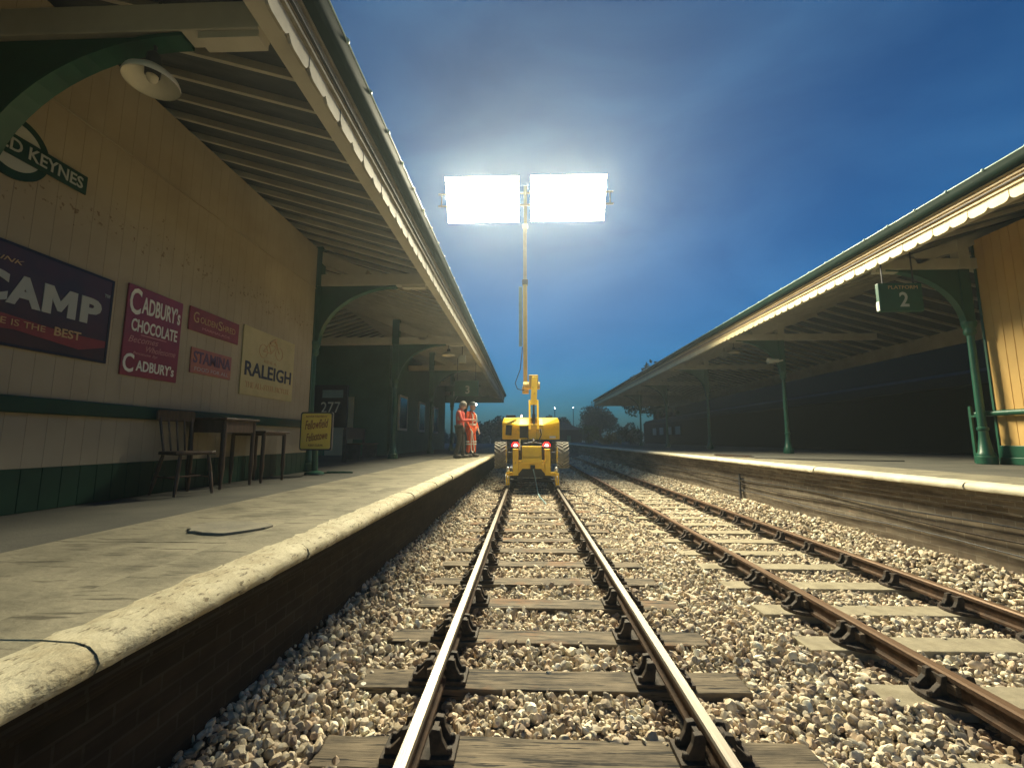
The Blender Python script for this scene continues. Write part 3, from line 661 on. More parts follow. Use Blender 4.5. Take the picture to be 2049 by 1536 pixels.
t = rb_ = thing('station_building', 'ochre boarded station building at the right edge behind a green column, green skirting', 'building', (9.0, 4, .99), 'station buildings')
obj('wall', boards(MB(), 8.98, -1, -2.5, 8.70, 1.335, 5.4, w=.16, g=.012, d=.012), 'cream_r', t)
obj('dado', MB().box(8.955, 9.05, -2.5, 8.70, .985, 1.333).box(8.935, 8.957, -2.5, 8.7, .985, 1.12), 'green', t, bevel=.01)
obj('end_wall', MB().box(9.033, 13, 8.5, 8.7, .985, 5.4), 'cream_r', t)
obj('corner_board', MB().box(8.96, 9.06, 8.702, 8.74, .985, 5.4), 'green', t)
t = thing('handrail', 'green tubular handrail with an upright leaf beside the right station wall', 'handrail', (8.86, 8.9, .99))
obj('rail_bar', MB().tube([(8.86, -1, 1.94), (8.86, 8.95, 1.94)], .055, 12), 'green', t, smooth=50)
obj('gate_leaf', MB().box(8.80, 8.84, 9.0, 9.05, .995, 2.1).box(8.80, 8.84, 8.9, 9.0, 1.1, 1.14).box(8.8, 8.84, 8.9, 9.0, 1.88, 1.92), 'green', t)

# dark waiting room and things seen deep under the left canopy
t = thing('waiting_room', 'dim green boarded waiting room beyond the brackets under the left canopy', 'building', (-6.2, 20, .88), 'station buildings')
obj('wall', boards(MB(), -5.0, 1, 16, 27, .88, 5.0).box(-9, -5.04, 15.9, 16, .88, 5.0), 'far_green', t)
for y in (17.0, 20.2, 23.4):
    w = obj('window', MB().box(-5.01, -4.94, y, y + 1.2, 1.8, 3.2), 'timber_cream', t); obj('pane', MB().box(-4.95, -4.935, y + .1, y + 1.1, 1.9, 3.1), 'darkpane', w)
d = obj('door', MB().box(-7.3, -6.3, 15.86, 15.898, .88, 3.0), 'cream', t); obj('pane', MB().box(-7.1, -6.5, 15.845, 15.862, 2.0, 2.85), 'darkpane', d)
# notice board with numerals by the building corner
t = thing('notice_board', 'black notice board with pale numerals 277 beyond the yellow easel sign', 'notice board', (-5.2, 11.2, .88))
obj('board', MB().box(-5.55, -4.62, 11.2, 11.26, 1.75, 2.85), 'navy', t); obj('post', MB().box(-5.5, -5.42, 11.21, 11.25, .88, 1.7), 'dark', t); obj('post', MB().box(-4.7, -4.62, 11.21, 11.25, .88, 1.7), 'dark', t)
obj('paper', MB().box(-5.28, -4.74, 11.19, 11.199, 2.52, 2.72), 'tray', t)
obj('lettering', text_facing(MB(), '277', -5.05, 2.27, .5, .28, 11.197), 'white', t)
# carriage standing beyond the right platform
t = thing('railway_carriage', 'dark railway carriage standing beyond the right platform canopy', 'carriage', (15.3, 28, -.2))
obj('body', MB().box(14.2, 16.9, 6, 54, .1, 3.2), 'carriage', t, bevel=.1)
obj('roof', MB().prism([(14.15, 3.19), (14.5, 3.6), (15.5, 3.85), (16.5, 3.6), (16.95, 3.19)], 'y', 5.9, 54.1), 'carriage', t)
obj('underframe', MB().box(14.5, 16.6, 6.5, 53.5, -.6, .1), 'dark', t)
for y in np.arange(41.0, 51, 2.5):
    w = obj('window', MB().box(14.15, 14.205, y, y + 1.5, 1.85, 2.75), 'carriage', t); obj('pane', MB().box(14.13, 14.152, y + .08, y + 1.42, 1.93, 2.67), 'pane', w)

t = thing('goods_shed', 'long unlit dark shed wall behind the carriage beyond the right platform', 'shed', (20, 20, -1), 'station buildings')
obj('wall', MB().box(20, 20.4, -8, 70, -1, 7.2), 'carriage', t); obj('roof', MB().prism([(19.6, 7.201), (26, 10), (32, 7.201)], 'y', -8.4, 70.4), 'carriage', t)
# benches
def bench(x, y, label):
    t = thing('platform_bench', label, 'bench', (x, y, .88), 'platform benches')
    obj('seat', MB().box(x - .22, x + .22, y - .8, y + .8, 1.30, 1.34), 'wood', t); obj('backrest', MB().box(x - .26, x - .22, y - .8, y + .8, 1.45, 1.8), 'wood', t)
    for s in (-.7, .7): obj('leg', MB().box(x - .25, x + .2, y + s - .03, y + s + .03, .88, 1.3).box(x - .26, x - .2, y + s - .03, y + s + .03, 1.3, 1.75), 'dark', t)
bench(-5.0, 13.4, 'dark wooden bench in the shade beyond the notice board')

# ------------------------------------------------------------------ lamps and hanging signs
def pendant(x, y, z, zt, r, label):
    t = thing('pendant_lamp', label, 'lamp', (x, y, z), 'unlit white enamel pendant lamps')
    sh = obj('lamp_shade', MB().lathe([(r, z), (r * 1.02, z + .012), (r * .93, z + .05), (r * .6, z + .10), (r * .3, z + .135), (r * .28, z + .128), (r * .57, z + .092), (r * .9, z + .042), (r * .985, z + .004)], (x, y, 0), 28, cap=False), 'enamel', t, smooth=40)
    obj('lamp_holder', MB().lathe([(r * .27, z + .06), (r * .29, z + .13), (r * .26, z + .22), (.02, z + .25)], (x, y, 0), 16), 'dark', t, smooth=40)
    obj('bulb', MB().ball((x, y, z + .055), (.038, .038, .05)), 'enamel', t, smooth=80)
    obj('rod', MB().tube([(x, y, z + .24), (x, y, zt)], .011, 8), 'dark', t)
pendant(-2.70, 2.80, 4.00, lzd(-2.75) - .01, .17, 'large round white enamel lamp shade hanging near the camera under the left canopy')
pendant(-2.62, 14.6, 4.26, lzd(-2.62) - .01, .22, 'small white pendant lamp far along under the left canopy')
pendant(8.8, 18.6, 5.08, rzd(8.8) - .01, .25, 'white pendant lamp behind the middle column under the right canopy')
pendant(9.6, 30.0, 4.6, rzd(9.6) - .01, .25, 'dim white pendant lamp deepest under the right canopy')
def speaker_box(x, y, z, zt, label):
    t = thing('speaker_box', label, 'loudspeaker', (x, y, z), 'canopy loudspeakers')
    obj('case', MB().box(x - .12, x + .12, y - .08, y + .08, z, z + .24), 'offwhite', t, bevel=.015); obj('hanger', MB().tube([(x, y, z + .24), (x, y, zt)], .012, 6), 'dark', t)
speaker_box(-2.14, 14.5, 4.0, lzd(-2.14) - .01, 'pale square box hanging near the edge of the left canopy')
speaker_box(8.85, 19.6, 5.1, rzd(8.85) - .01, 'pale square box hanging beside the lamp under the right canopy')
t = thing('loudspeaker', 'white horn loudspeaker on the middle column of the right canopy', 'loudspeaker', (8.6, 15.0, 4.0))
obj('horn', MB().lathe([(.05, .0), (.055, -.15), (.09, -.34), (.1, -.35), (.07, -.13), (.06, 0)], (8.55, 14.97, 4.09), 14, 'x', cap=False), 'white', t, smooth=50)
obj('arm', MB().beam((8.25, 14.98, 4.02), (8.74, 15.05, 4.12), .05, .05), 'white', t)

def hanging_sign(x0, x1, y, z0, z1, num, top, label, zt):
    t = thing('hanging_sign', label, 'sign', ((x0 + x1) / 2, y, z0), 'hanging platform number signs')
    obj('board', MB().box(x0, x1, y - .04, y + .04, z0, z1), 'green', t, bevel=.01)
    obj('lit_end_strip', MB().box(x0 - .012, x0, y - .035, y + .035, z0 + .02, z0 + .2), 'white', t)  # light on the board's lower left end, painted as a white strip
    m = MB(); text_facing(m, num, (x0 + x1) / 2 + .05, z0 + (z1 - z0) * .42, .17, (z1 - z0) * .52, y - .041, bold=.02); obj('lettering', m, 'offwhite', t)
    if top: m = MB(); text_facing(m, top, (x0 + x1) / 2 + .05, z1 - .085, .55, .07, y - .041); obj('lettering', m, 'gold', t)
    for x in (x0 + .12, x1 - .12): obj('hanger', MB().tube([(x, y, z1), (x, y, zt)], .014, 6), 'dark', t)
hanging_sign(6.80, 7.62, 8.45, 3.88, 4.44, '2', 'PLATFORM', 'dark green hanging sign with white number 2 under the right canopy', rzd(7.3) - .01)
hanging_sign(-2.95, -1.95, 17.9, 3.2, 3.85, '3', None, 'dark green hanging sign with white number 3 under the left canopy', lzd(-2.6) - .01)

# ------------------------------------------------------------------ enamel signs on the left wall
SX = WX + .004
def sign(name, y0, y1, z0, z1, m, label, border=None):
    t = thing(name, label, 'sign', (SX, (y0 + y1) / 2, z0), 'enamel signs on the left wall')
    obj('plate', MB().box(SX, SX + .018, y0, y1, z0, z1), m, t, bevel=.004)
    if border: 
        b = .022; x = SX + .019
        obj('border', MB().box(x - .002, x + .002, y0, y1, z0, z0 + b).box(x - .002, x + .002, y0, y1, z1 - b, z1).box(x - .002, x + .002, y0, y0 + b, z0 + b, z1 - b).box(x - .002, x + .002, y1 - b, y1, z0 + b, z1 - b), border, t)
    return t
LX = SX + .0185
t = sign('enamel_sign', 2.42, 3.96, 2.155, 2.957, 'maroon', 'large dark maroon enamel sign reading CAMP in big white letters', 'navy')
m = MB(); text_on_wall(m, 'C', 3.01, 2.605, .22, .24, LX, bold=.045); text_on_wall(m, 'A', 3.235, 2.605, .245, .24, LX, bold=.05); text_on_wall(m, 'P', 3.765, 2.605, .19, .24, LX, bold=.05)
M_ = [(-.5, 0), (-.5, 1), (-.24, 1), (0, .52), (.24, 1), (.5, 1), (.5, 0), (.24, 0), (.24, .52), (.06, .16), (-.06, .16), (-.24, .52), (-.24, 0)]
m.prism([(3.50 + x * .27, 2.485 + z * .24) for x, z in M_], 'x', LX, LX + .004); obj('lettering', m, 'offwhite', t)
obj('trade_mark', text_on_wall(MB(), '™', 3.90, 2.79, .05, .03, LX), 'offwhite', t)
obj('ribbon', MB().prism([(2.5, 2.33), (3.1, 2.40), (3.55, 2.36), (3.93, 2.36), (3.93, 2.30), (3.7, 2.235), (3.2, 2.29), (2.5, 2.25)], 'x', LX, LX + .003), 'brick_red', t)
obj('lettering', text_on_wall(MB(), 'BEST', 3.59, 2.35, .22, .075, LX + .003, bold=.02), 'gold', t); obj('lettering', text_on_wall(MB(), 'COFFEE IS THE', 3.12, 2.345, .58, .05, LX + .003), 'gold', t)
m = MB(); text_on_wall(m, 'DRINK', 3.06, 2.82, .28, .035, LX, shear=.3); obj('lettering', m, 'gold', t)
t = sign('enamel_sign', 4.115, 4.81, 2.08, 3.003, 'red_sign', 'tall red enamel sign lettered CADBURY CHOCOLATE in white', None)
m = MB()
text_on_wall(m, 'C', 4.20, 2.84, .13, .27, LX, bold=.015); text_on_wall(m, 'ADBURY’s', 4.53, 2.825, .50, .18, LX, bold=.02)
obj('lettering', m, 'white', t); m = MB()
text_on_wall(m, 'CHOCOLATE', 4.47, 2.60, .58, .13, LX, bold=.02)
obj('lettering', m, 'white', t); m = MB()
text_on_wall(m, 'C', 4.19, 2.21, .12, .19, LX, bold=.015); text_on_wall(m, 'ADBURY’s', 4.52, 2.195, .48, .11, LX, bold=.02)
obj('lettering', m, 'white', t)
for w_, y_, z_, l_, h_, ti in (('Becomes', 4.34, 2.46, .36, .065, .05), ('Wholesome', 4.57, 2.385, .38, .065, .03), ('because by', 4.38, 2.315, .30, .04, 0)): obj('lettering', text_on_wall(MB(), w_, y_, z_, l_, h_, LX, shear=.4, tilt=ti), 'pink', t)
obj('rule', MB().box(LX, LX + .003, 4.3, 4.62, 2.508, 2.516), 'pink', t)
t = sign('enamel_sign', 4.92, 5.81, 2.735, 3.02, 'brick_red', 'narrow faded red enamel sign reading Golden Shred', None)
m = MB(); text_on_wall(m, 'G', 5.02, 2.905, .085, .13, LX); text_on_wall(m, 'OLDEN', 5.235, 2.89, .29, .075, LX); text_on_wall(m, 'S', 5.44, 2.90, .075, .12, LX); text_on_wall(m, 'HRED', 5.61, 2.89, .24, .075, LX); obj('lettering', m, 'gold', t)
m = MB(); text_on_wall(m, 'MARMALADE', 5.38, 2.79, .5, .03, LX); obj('lettering', m, 'pink', t)
t = sign('enamel_sign', 5.0, 5.71, 2.235, 2.54, 'mauve', 'narrow faded orange and mauve enamel sign reading STAMINA', None)
m = MB(); text_on_wall(m, 'STAMINA', 5.36, 2.43, .66, .145, LX, bold=.02); obj('lettering', m, 'purple', t)
m = MB(); text_on_wall(m, 'FOOD FOR ALL', 5.36, 2.29, .6, .045, LX); obj('lettering', m, 'lilac', t)
t = sign('enamel_sign', 5.92, 7.28, 2.075, 3.06, 'yellow_sign', 'pale yellow enamel sign with dark RALEIGH lettering and a small rider emblem', None)
m = MB(); text_on_wall(m, 'RALEIGH', 6.60, 2.455, 1.22, .21, LX, bold=.02); obj('lettering', m, 'blue_black', t)
m = MB(); text_on_wall(m, 'THE ALL-STEEL BICYCLE', 6.60, 2.225, 1.15, .085, LX, bold=.01); obj('lettering', m, 'gold', t)
m = MB()
for cy, cz in ((6.40, 2.77), (6.82, 2.80)):
    m.tube([(LX, cy + .1 * math.cos(a), cz + .1 * math.sin(a)) for a in np.linspace(0, 2 * math.pi, 17)], .006, 5)
for a, b in (((6.40, 2.77), (6.53, 2.9)), ((6.53, 2.9), (6.74, 2.9)), ((6.74, 2.92), (6.82, 2.8)), ((6.53, 2.9), (6.6, 2.77)), ((6.6, 2.77), (6.74, 2.9)), ((6.4, 2.77), (6.6, 2.77))): m.tube([(LX, *a), (LX, *b)], .009, 5)
m.tube([(LX, 6.55, 2.92), (LX, 6.66, 2.985), (LX, 6.74, 2.93)], .02, 6); m.ball((LX, 6.71, 3.0), (.004, .028, .028)); obj('emblem', m, 'gold', t)
m = MB(); text_on_wall(m, 'RIDE A', 6.6, 2.62, .32, .045, LX); obj('lettering', m, 'gold', t)

t = thing('roundel_sign', 'dark green round station name sign with white half moons, lettered HORSTED KEYNES', 'sign', (SX, 3.03, 3.5), 'enamel signs on the left wall')
obj('disc', MB().lathe([(.25, 0), (.25, .02)], (SX, 3.03, 3.70), 40, 'x'), 'green_dark', t)
obj('band', MB().box(SX + .021, SX + .036, 2.48, 3.58, 3.62, 3.79), 'green_dark', t, bevel=.004)
def moon(sg): 
    a = np.linspace(R(28), R(152), 17); p = [(3.03 + .19 * math.cos(q), 3.705 + sg * .19 * math.sin(q)) for q in a]
    return MB().prism(p, 'x', SX + .0205, SX + .025)
for sg in (1, -1): obj('half_moon', moon(sg), 'offwhite', t)
m = MB(); text_on_wall(m, 'HORSTED KEYNES', 3.03, 3.705, 1.02, .105, SX + .0365, bold=.015); obj('lettering', m, 'offwhite', t)

# ------------------------------------------------------------------ easel sign, chair, tables
t = thing('easel_sign', 'free standing bright yellow poster sign with red script beside the left building corner', 'sign', (-3.47, 7.25, .88))
def rrect(x0, x1, z0, z1, r, n=5):
    p = []
    for cx, cz, a0 in ((x1 - r, z1 - r, 0), (x0 + r, z1 - r, 90), (x0 + r, z0 + r, 180), (x1 - r, z0 + r, 270)):
        p += [(cx + r * math.cos(R(a0 + 90 * i / n)), cz + r * math.sin(R(a0 + 90 * i / n))) for i in range(n + 1)]
    return p
obj('frame', MB().prism(rrect(-3.74, -3.20, 1.27, 1.90, .04), 'y', 7.20, 7.24), 'dark', t)
obj('poster', MB().prism(rrect(-3.715, -3.225, 1.295, 1.875, .03), 'y', 7.188, 7.201), 'easel_yellow', t)
y = 7.188
for w_, x_, z_, l_, h_, ti, sh, bo in (('Fellowfield', -3.46, 1.70, .40, .15, .10, .45, .01), ('Felixstowe', -3.45, 1.50, .36, .13, .14, .45, .01), ('ADVERTISEMENT', -3.47, 1.825, .36, .03, 0, 0, 0), ('KEEP CLEAR', -3.46, 1.355, .24, .03, 0, 0, 0)):
    obj('lettering', text_facing(MB(), w_, x_, z_, l_, h_, y, tilt=ti, shear=sh, bold=bo), 'easel_red', t)
obj('stand', MB().tube([(-3.5, 7.26, 1.30), (-3.5, 7.28, .93)], .05, 10).lathe([(.16, .882), (.15, .91), (.05, .94)], (-3.5, 7.28, 0), 16).tube([(-3.4, 7.3, .90), (-3.0, 7.36, .90), (-2.92, 7.42, .90), (-3.0, 7.5, .90), (-3.4, 7.52, .9)], .012, 6), 'green', t, smooth=50)

def windsor(x, y, rz, label):
    t = thing('wooden_chair', label, 'chair', (x, y, .88)); t.rotation_euler = (0, 0, rz)
    # local: faces +X, seat 0.44 high
    obj('seat', MB().prism([(-.19, -.19), (.2, -.22), (.22, -.15), (.22, .15), (.2, .22), (-.19, .19)], 'z', .43, .47), 'wood', t, local=True, bevel=.012)
    for sx, sy in ((1, 1), (1, -1), (-1, 1), (-1, -1)):
        a = (.16 * sx, .15 * sy, .435); b = ((.20 if sx > 0 else -.26), .2 * sy, 0)
        p = [Vector(a).lerp(Vector(b), u) for u in (0, .2, .4, .45, .5, .8, 1)]
        obj('leg', MB().tube(p, [.016, .02, .023, .016, .023, .02, .014], 8), 'wood', t, local=True, smooth=50)
    obj('stretcher', MB().tube([(.19, -.18, .18), (-.22, -.18, .2)], .011, 6).tube([(.19, .18, .18), (-.22, .18, .2)], .011, 6).tube([(0, -.18, .19), (0, .18, .19)], .011, 6), 'wood', t, local=True)
    for k in range(5):
        q = -.15 + .075 * k; obj('back_spindle', MB().tube([(-.16, q, .47), (-.25, q * 1.15, .86)], .014 if k in (0, 4) else .010, 6), 'wood', t, local=True)
    obj('crest_rail', MB().prism([(-.2, .80), (.2, .80), (.21, .90), (.19, .93), (-.19, .93), (-.21, .90)], 'x', -.265, -.235), 'wood', t, local=True, bevel=.01)
    t.scale = (.92, .92, .95); return t
windsor(-3.60, 4.60, R(-22), 'dark wooden spindle back chair against the left wall')
def table(x0, x1, y0, y1, h, label, apron):
    t = thing('side_table', label, 'table', ((x0 + x1) / 2, (y0 + y1) / 2, .88), 'dark wooden tables against the left wall')
    z = .88
    obj('tabletop', MB().box(x0, x1, y0, y1, z + h - .03, z + h), 'wood', t, bevel=.008); obj('apron', MB().box(x0 + .04, x1 - .04, y0 + .04, y1 - .04, z + h - apron, z + h - .032), 'wood', t)
    for a in (x0 + .05, x1 - .05):
        for b in (y0 + .05, y1 - .05): obj('leg', MB().tube([(a, b, z + h - .04), (a, b, z + h * .45), (a, b, z + h * .3), (a, b, z + .1), (a, b, z)], [.026, .024, .03, .018, .016], 8), 'wood', t, smooth=50)
table(-3.93, -3.44, 4.96, 5.60, .82, 'dark wooden side table with deep apron next to the chair', .17)
table(-3.93, -3.42, 5.70, 6.30, .68, 'lower dark wooden table beside the yellow easel sign', .06)

# ------------------------------------------------------------------ road-rail boom machine with floodlights
mt = thing('boom_machine', 'yellow rail boom lift with red tail lamps carrying two lit floodlight banks', 'rail machine', (.17, 14.5, 0))
cx = .165
# superstructure: hull with faceted rear, grooved cheeks
def bodyshell():
    m = MB()
    x0, x1 = -.82, 1.14; zb, zt = 1.45, 2.19
    # rear faces: middle panel nearest, cheeks slope away; top bevelled
    P = [(x0, 15.15, zb), (-.24, 14.78, zb), (.57, 14.78, zb), (x1, 15.15, zb),
         (x0, 15.15, 2.03), (-.24, 14.78, 1.92), (.57, 14.78, 1.92), (x1, 15.15, 2.03),
         (x0 + .05, 15.22, zt), (-.2, 15.05, zt), (.53, 15.05, zt), (x1 - .05, 15.22, zt),
         (x0, 17.4, zb), (x1, 17.4, zb), (x0, 17.4, 2.03), (x1, 17.4, 2.03), (x0 + .05, 17.35, zt), (x1 - .05, 17.35, zt)]
    F = [(0, 1, 5, 4), (1, 2, 6, 5), (2, 3, 7, 6), (4, 5, 9, 8), (5, 6, 10, 9), (6, 7, 11, 10), (8, 9, 10, 11, 17, 16), (0, 4, 14, 12), (4, 8, 16, 14), (3, 13, 15, 7), (7, 15, 17, 11), (12, 14, 15, 13), (14, 16, 17, 15), (0, 12, 13, 3, 2, 1)]
    return m.add(P, F)
body = obj('superstructure', bodyshell(), 'yellow', mt, bevel=.03)
m = MB()
for k, z in enumerate((1.58, 1.68, 1.78, 1.87)):
    m.beam((.62, 14.80, z - .03), (1.13, 15.13, z + .05), .02, .022); m.beam((-.27, 14.775, z - .03), (-.45, 14.9, z + .01), .02, .022)
obj('cheek_rib', m, 'yellow', body)
obj('vent', MB().prism([(-.70, 1.60), (-.50, 1.58), (-.48, 1.92), (-.68, 1.93)], 'y', 14.9, 15.02), 'black', body)
obj('vent', MB().prism([(-.215, 1.50), (.075, 1.50), (.075, 1.84), (.03, 1.88), (-.215, 1.88)], 'y', 14.758, 14.80), 'black', body)
m = MB(); text_facing(m, '12', .475, 1.73, .09, .13, 14.776, bold=.02); obj('lettering', m, 'white', body)
m = MB(); text_facing(m, 'BOOM', .72, 1.52, .16, .05, 14.86, bold=.02); m.v = [(x, y + (x - .57) * .62 - .02, z) for x, y, z in m.v]; obj('lettering', m, 'dark', body)
for x in (-.58, -.16):
    b = obj('beacon', MB().lathe([(.03, 2.18), (.03, 2.22)], (x, 15.3, 0), 10), 'dark', body); obj('lens', MB().ball((x, 15.3, 2.245), (.028, .028, .032)), 'white_dim' if x < -.4 else 'red_core', b)
obj('turntable', MB().lathe([(.62, 1.26), (.62, 1.40), (.7, 1.41), (.7, 1.46)], (cx, 15.9, 0), 24), 'dark', mt, smooth=40)
# tower boom: twin cheek plates with a ram between, narrowing arm above
tw = obj('tower_boom', MB().prism([(14.62, 1.78), (14.95, 1.72), (15.1, 2.74), (14.9, 2.78)], 'x', .088, .15).prism([(14.62, 1.78), (14.95, 1.72), (15.1, 2.74), (14.9, 2.78)], 'x', .362, .424).box(.15, .362, 14.66, 14.74, 1.78, 1.95), 'yellow', mt, bevel=.01)
obj('ram', MB().tube([(.257, 14.82, 1.8), (.257, 14.95, 2.3)], .055, 12).tube([(.257, 14.95, 2.3), (.257, 15.02, 2.66)], .035, 12), 'dark', tw, smooth=50)
obj('boom_arm', MB().add([(.15, 14.86, 2.62), (.362, 14.86, 2.62), (.362, 15.12, 2.62), (.15, 15.12, 2.62), (.2, 15.0, 3.6), (.4, 15.0, 3.6), (.4, 15.22, 3.6), (.2, 15.22, 3.6)],
    [(0, 3, 2, 1), (4, 5, 6, 7), (0, 1, 5, 4), (1, 2, 6, 5), (2, 3, 7, 6), (3, 0, 4, 7)]), 'yellow', mt, bevel=.012)
obj('boom_joint', MB().box(.1, .42, 15.02, 15.3, 3.25, 3.66).lathe([(.13, -.32), (.13, .26)], (.22, 15.2, 3.3), 16, 'x'), 'buff_boom', mt, bevel=.02)
obj('main_boom', MB().box(-.095, .05, 15.36, 15.54, 3.12, 7.02), 'buff_boom', mt, bevel=.012)
obj('boom_tip', MB().box(-.135, .095, 15.34, 15.56, 3.05, 3.3), 'buff_boom', mt, bevel=.02)
obj('hose_tray', MB().box(-.25, -.125, 15.4, 15.5, 4.75, 6.95), 'tray', mt, bevel=.01)
obj('boom_collar', MB().box(-.125, .085, 15.34, 15.56, 7.02, 7.2), 'dark', mt, bevel=.01)
obj('fly_boom', MB().box(-.075, .035, 15.38, 15.52, 7.2, 9.35).box(-.085, -.066, 15.37, 15.53, 7.25, 9.3).box(.026, .045, 15.37, 15.53, 7.25, 9.3), 'grey_boom', mt, bevel=.006)
obj('hose', MB().tube([(-.12, 15.34, 4.7), (-.2, 15.3, 3.9), (-.38, 15.28, 3.4), (-.30, 15.28, 3.2), (-.1, 15.3, 3.15), (.1, 15.2, 3.3)], .016, 6), 'black', mt, smooth=60)
# floodlight frame and banks
tilt = 31.6
def LP(x, v): # v from 0 bottom to 1 top along the tilted face
    return Vector((x, 15.92 - .86 * v, 9.68 + 1.38 * v))
nrm = Vector((0, -1.38, -.86)).normalized()
fr = MB()
mid = LP(0, .5) - nrm * .16
fr.beam((-3.3, mid.y, mid.z + .24), (3.3, mid.y, mid.z + .24), .05, .05); fr.beam((-3.3, mid.y, mid.z - .24), (3.3, mid.y, mid.z - .24), .05, .05)
fr.beam((0, 15.98, 9.3), (0, 15.5, 10.9), .12, .12)
fr.beam((-.03, 15.45, 9.3), (0, 15.95, 9.5), .2, .12)
for x in (-3.18, 3.18): fr.beam((x, mid.y, mid.z - .24), (x, mid.y, mid.z + .24), .04, .04)
obj('light_frame', fr, 'grey_boom', mt)
for x0, x1 in ((-2.96, -.24), (.20, 2.98)):
    bk = MB(); q = [LP(x0 + .03, -.0) - nrm * .10, LP(x1 - .03, 0) - nrm * .10, LP(x1 - .03, 1) - nrm * .10, LP(x0 + .03, 1) - nrm * .10]
    q2 = [p - nrm * .04 for p in q]; bk.add(q + q2, [(0, 1, 2, 3), (7, 6, 5, 4), (0, 4, 5, 1), (1, 5, 6, 2), (2, 6, 7, 3), (3, 7, 4, 0)])
    p = obj('light_bank', bk, 'dark', mt)
    ld = bpy.data.lights.new('flood_beam', 'AREA'); ld.shape = 'RECTANGLE'; ld.size = x1 - x0 - .2; ld.size_y = 1.53; ld.energy = FLOOD_WATTS; ld.color = LAMP_COLOR; ld.spread = R(FLOOD_SPREAD)
    lo = bpy.data.objects.new('flood_beam', ld); COL.objects.link(lo); lo.parent = p; lo.location = LP((x0 + x1) / 2, .5) + nrm * .03 - origin(p); lo.rotation_euler = (R(-58.1), 0, 0)
    for k in range(8):
        a = (k + .07) / 8; b = (k + .93) / 8
        hs = MB(); hs.cur = 0
        f0 = [LP(x0, a), LP(x1, a), LP(x1, b), LP(x0, b)]; r0 = [w - nrm * .095 for w in f0]
        hs.add(f0 + r0, [(7, 6, 5, 4), (0, 4, 5, 1), (1, 5, 6, 2), (2, 6, 7, 3), (3, 7, 4, 0)])
        hs.cur = 1; hs.add([w + nrm * .0 for w in f0], [(0, 1, 2, 3)])
        obj('light_bar', hs, ['dark', 'lamp_on'], p)
obj('control_box', MB().box(-.68, -.36, 14.98, 15.06, 2.19, 2.27), 'black', body, bevel=.01)
obj('body_hose', MB().tube([(.05, 14.74, 1.9), (.03, 14.70, 1.6), (.08, 14.68, 1.42), (.2, 14.6, 1.3)], .018, 6).tube([(.46, 14.6, 1.8), (.5, 14.72, 1.6), (.42, 14.68, 1.42)], .016, 6), 'black', body, smooth=60)
obj('hazard_plate', MB().box(.78, .98, 14.83, 14.87, 1.49, 1.56), 'white', body)
obj('skirt_seam', MB().box(-.24, .57, 14.772, 14.781, 1.895, 1.905).box(-.02, -.012, 14.772, 14.781, 1.46, 1.9).box(.35, .358, 14.772, 14.781, 1.46, 1.9), 'dark', body)
# chassis, wheels, rail gear
obj('chassis', MB().box(-.45, .79, 13.9, 17.6, .72, 1.24).box(-.62, .95, 14.25, 14.55, .85, 1.05).box(-.62, .95, 16.95, 17.25, .85, 1.05), 'dark', mt, bevel=.02)
def wheel(x, y):
    w = obj('wheel', MB().lathe([(.30, -.15), (.36, -.17), (.385, -.1), (.385, .1), (.36, .17), (.30, .15)], (x, y, .95), 36, 'x'), 'tyre', mt, smooth=40)
    lg = MB()
    for k in range(20):
        for s in (-1, 1):
            a0 = 2 * math.pi * (k + (.0 if s > 0 else .5)) / 20; a1 = a0 + .30
            def pt(a, xx, r): return Vector((x + xx, y + r * math.cos(a), .95 + r * math.sin(a)))
            q = []
            for r in (.38, .43):
                q += [pt(a1, s * .0, r), pt(a1 + .12, s * .0, r), pt(a0 + .12, s * .185, r), pt(a0, s * .185, r)]
            lg.add(q, [(0, 1, 2, 3), (7, 6, 5, 4), (0, 4, 5, 1), (1, 5, 6, 2), (2, 6, 7, 3), (3, 7, 4, 0)])
    obj('tread_lug', lg, 'tyre', w)
    obj('rim', MB().lathe([(.1, -.172), (.24, -.16), (.28, -.172), (.28, .172), (.24, .16), (.1, .172)], (x, y, .95), 24, 'x'), 'yellow', w, smooth=40)
for y in (14.4, 17.1):
    for x in (-.82, 1.165): wheel(x, y)
ya = 13.5
hb = obj('rail_gear', MB().box(-.24, .56, ya, ya + .12, .57, .82).prism([(-.24, .57), (-.24, .42), (-.12, .57)], 'y', ya + .002, ya + .118).prism([(.56, .57), (.44, .57), (.56, .42)], 'y', ya + .002, ya + .118)
    .box(-.41, -.243, ya - .03, ya + .15, .37, 1.13).box(.563, .725, ya - .03, ya + .15, .37, 1.13)
    .box(-.61, -.413, ya, ya + .1, .36, .47).box(.728, .95, ya, ya + .1, .36, .47)
    .box(-.42, -.24, ya - .06, ya + .2, 1.13, 1.16).box(.55, .73, ya - .06, ya + .2, 1.13, 1.16), 'yellow', mt, bevel=.012)
obj('hitch_box', MB().box(-.11, .44, 13.42, 13.9, .80, 1.24).box(-.13, -.112, 13.40, 13.9, .82, 1.25).box(.442, .46, 13.40, 13.9, .82, 1.25), 'yellow', mt, bevel=.012)
obj('hitch_lip', MB().prism([(-.16, .80), (-.11, .90), (.44, .90), (.49, .80), (.44, .74), (-.11, .74)], 'y', 13.36, 13.415), 'yellow', mt, bevel=.008)
obj('rail_guard', MB().box(-.615, -.575, 13.38, 13.46, .14, .44).box(-.545, -.505, 13.38, 13.46, .14, .44).box(-.615, -.505, 13.381, 13.459, .10, .15), 'yellow', mt, bevel=.005)
obj('rail_guard', MB().box(.865, .905, 13.38, 13.46, .14, .44).box(.935, .975, 13.38, 13.46, .14, .44).box(.865, .975, 13.381, 13.459, .10, .15), 'yellow', mt, bevel=.005)
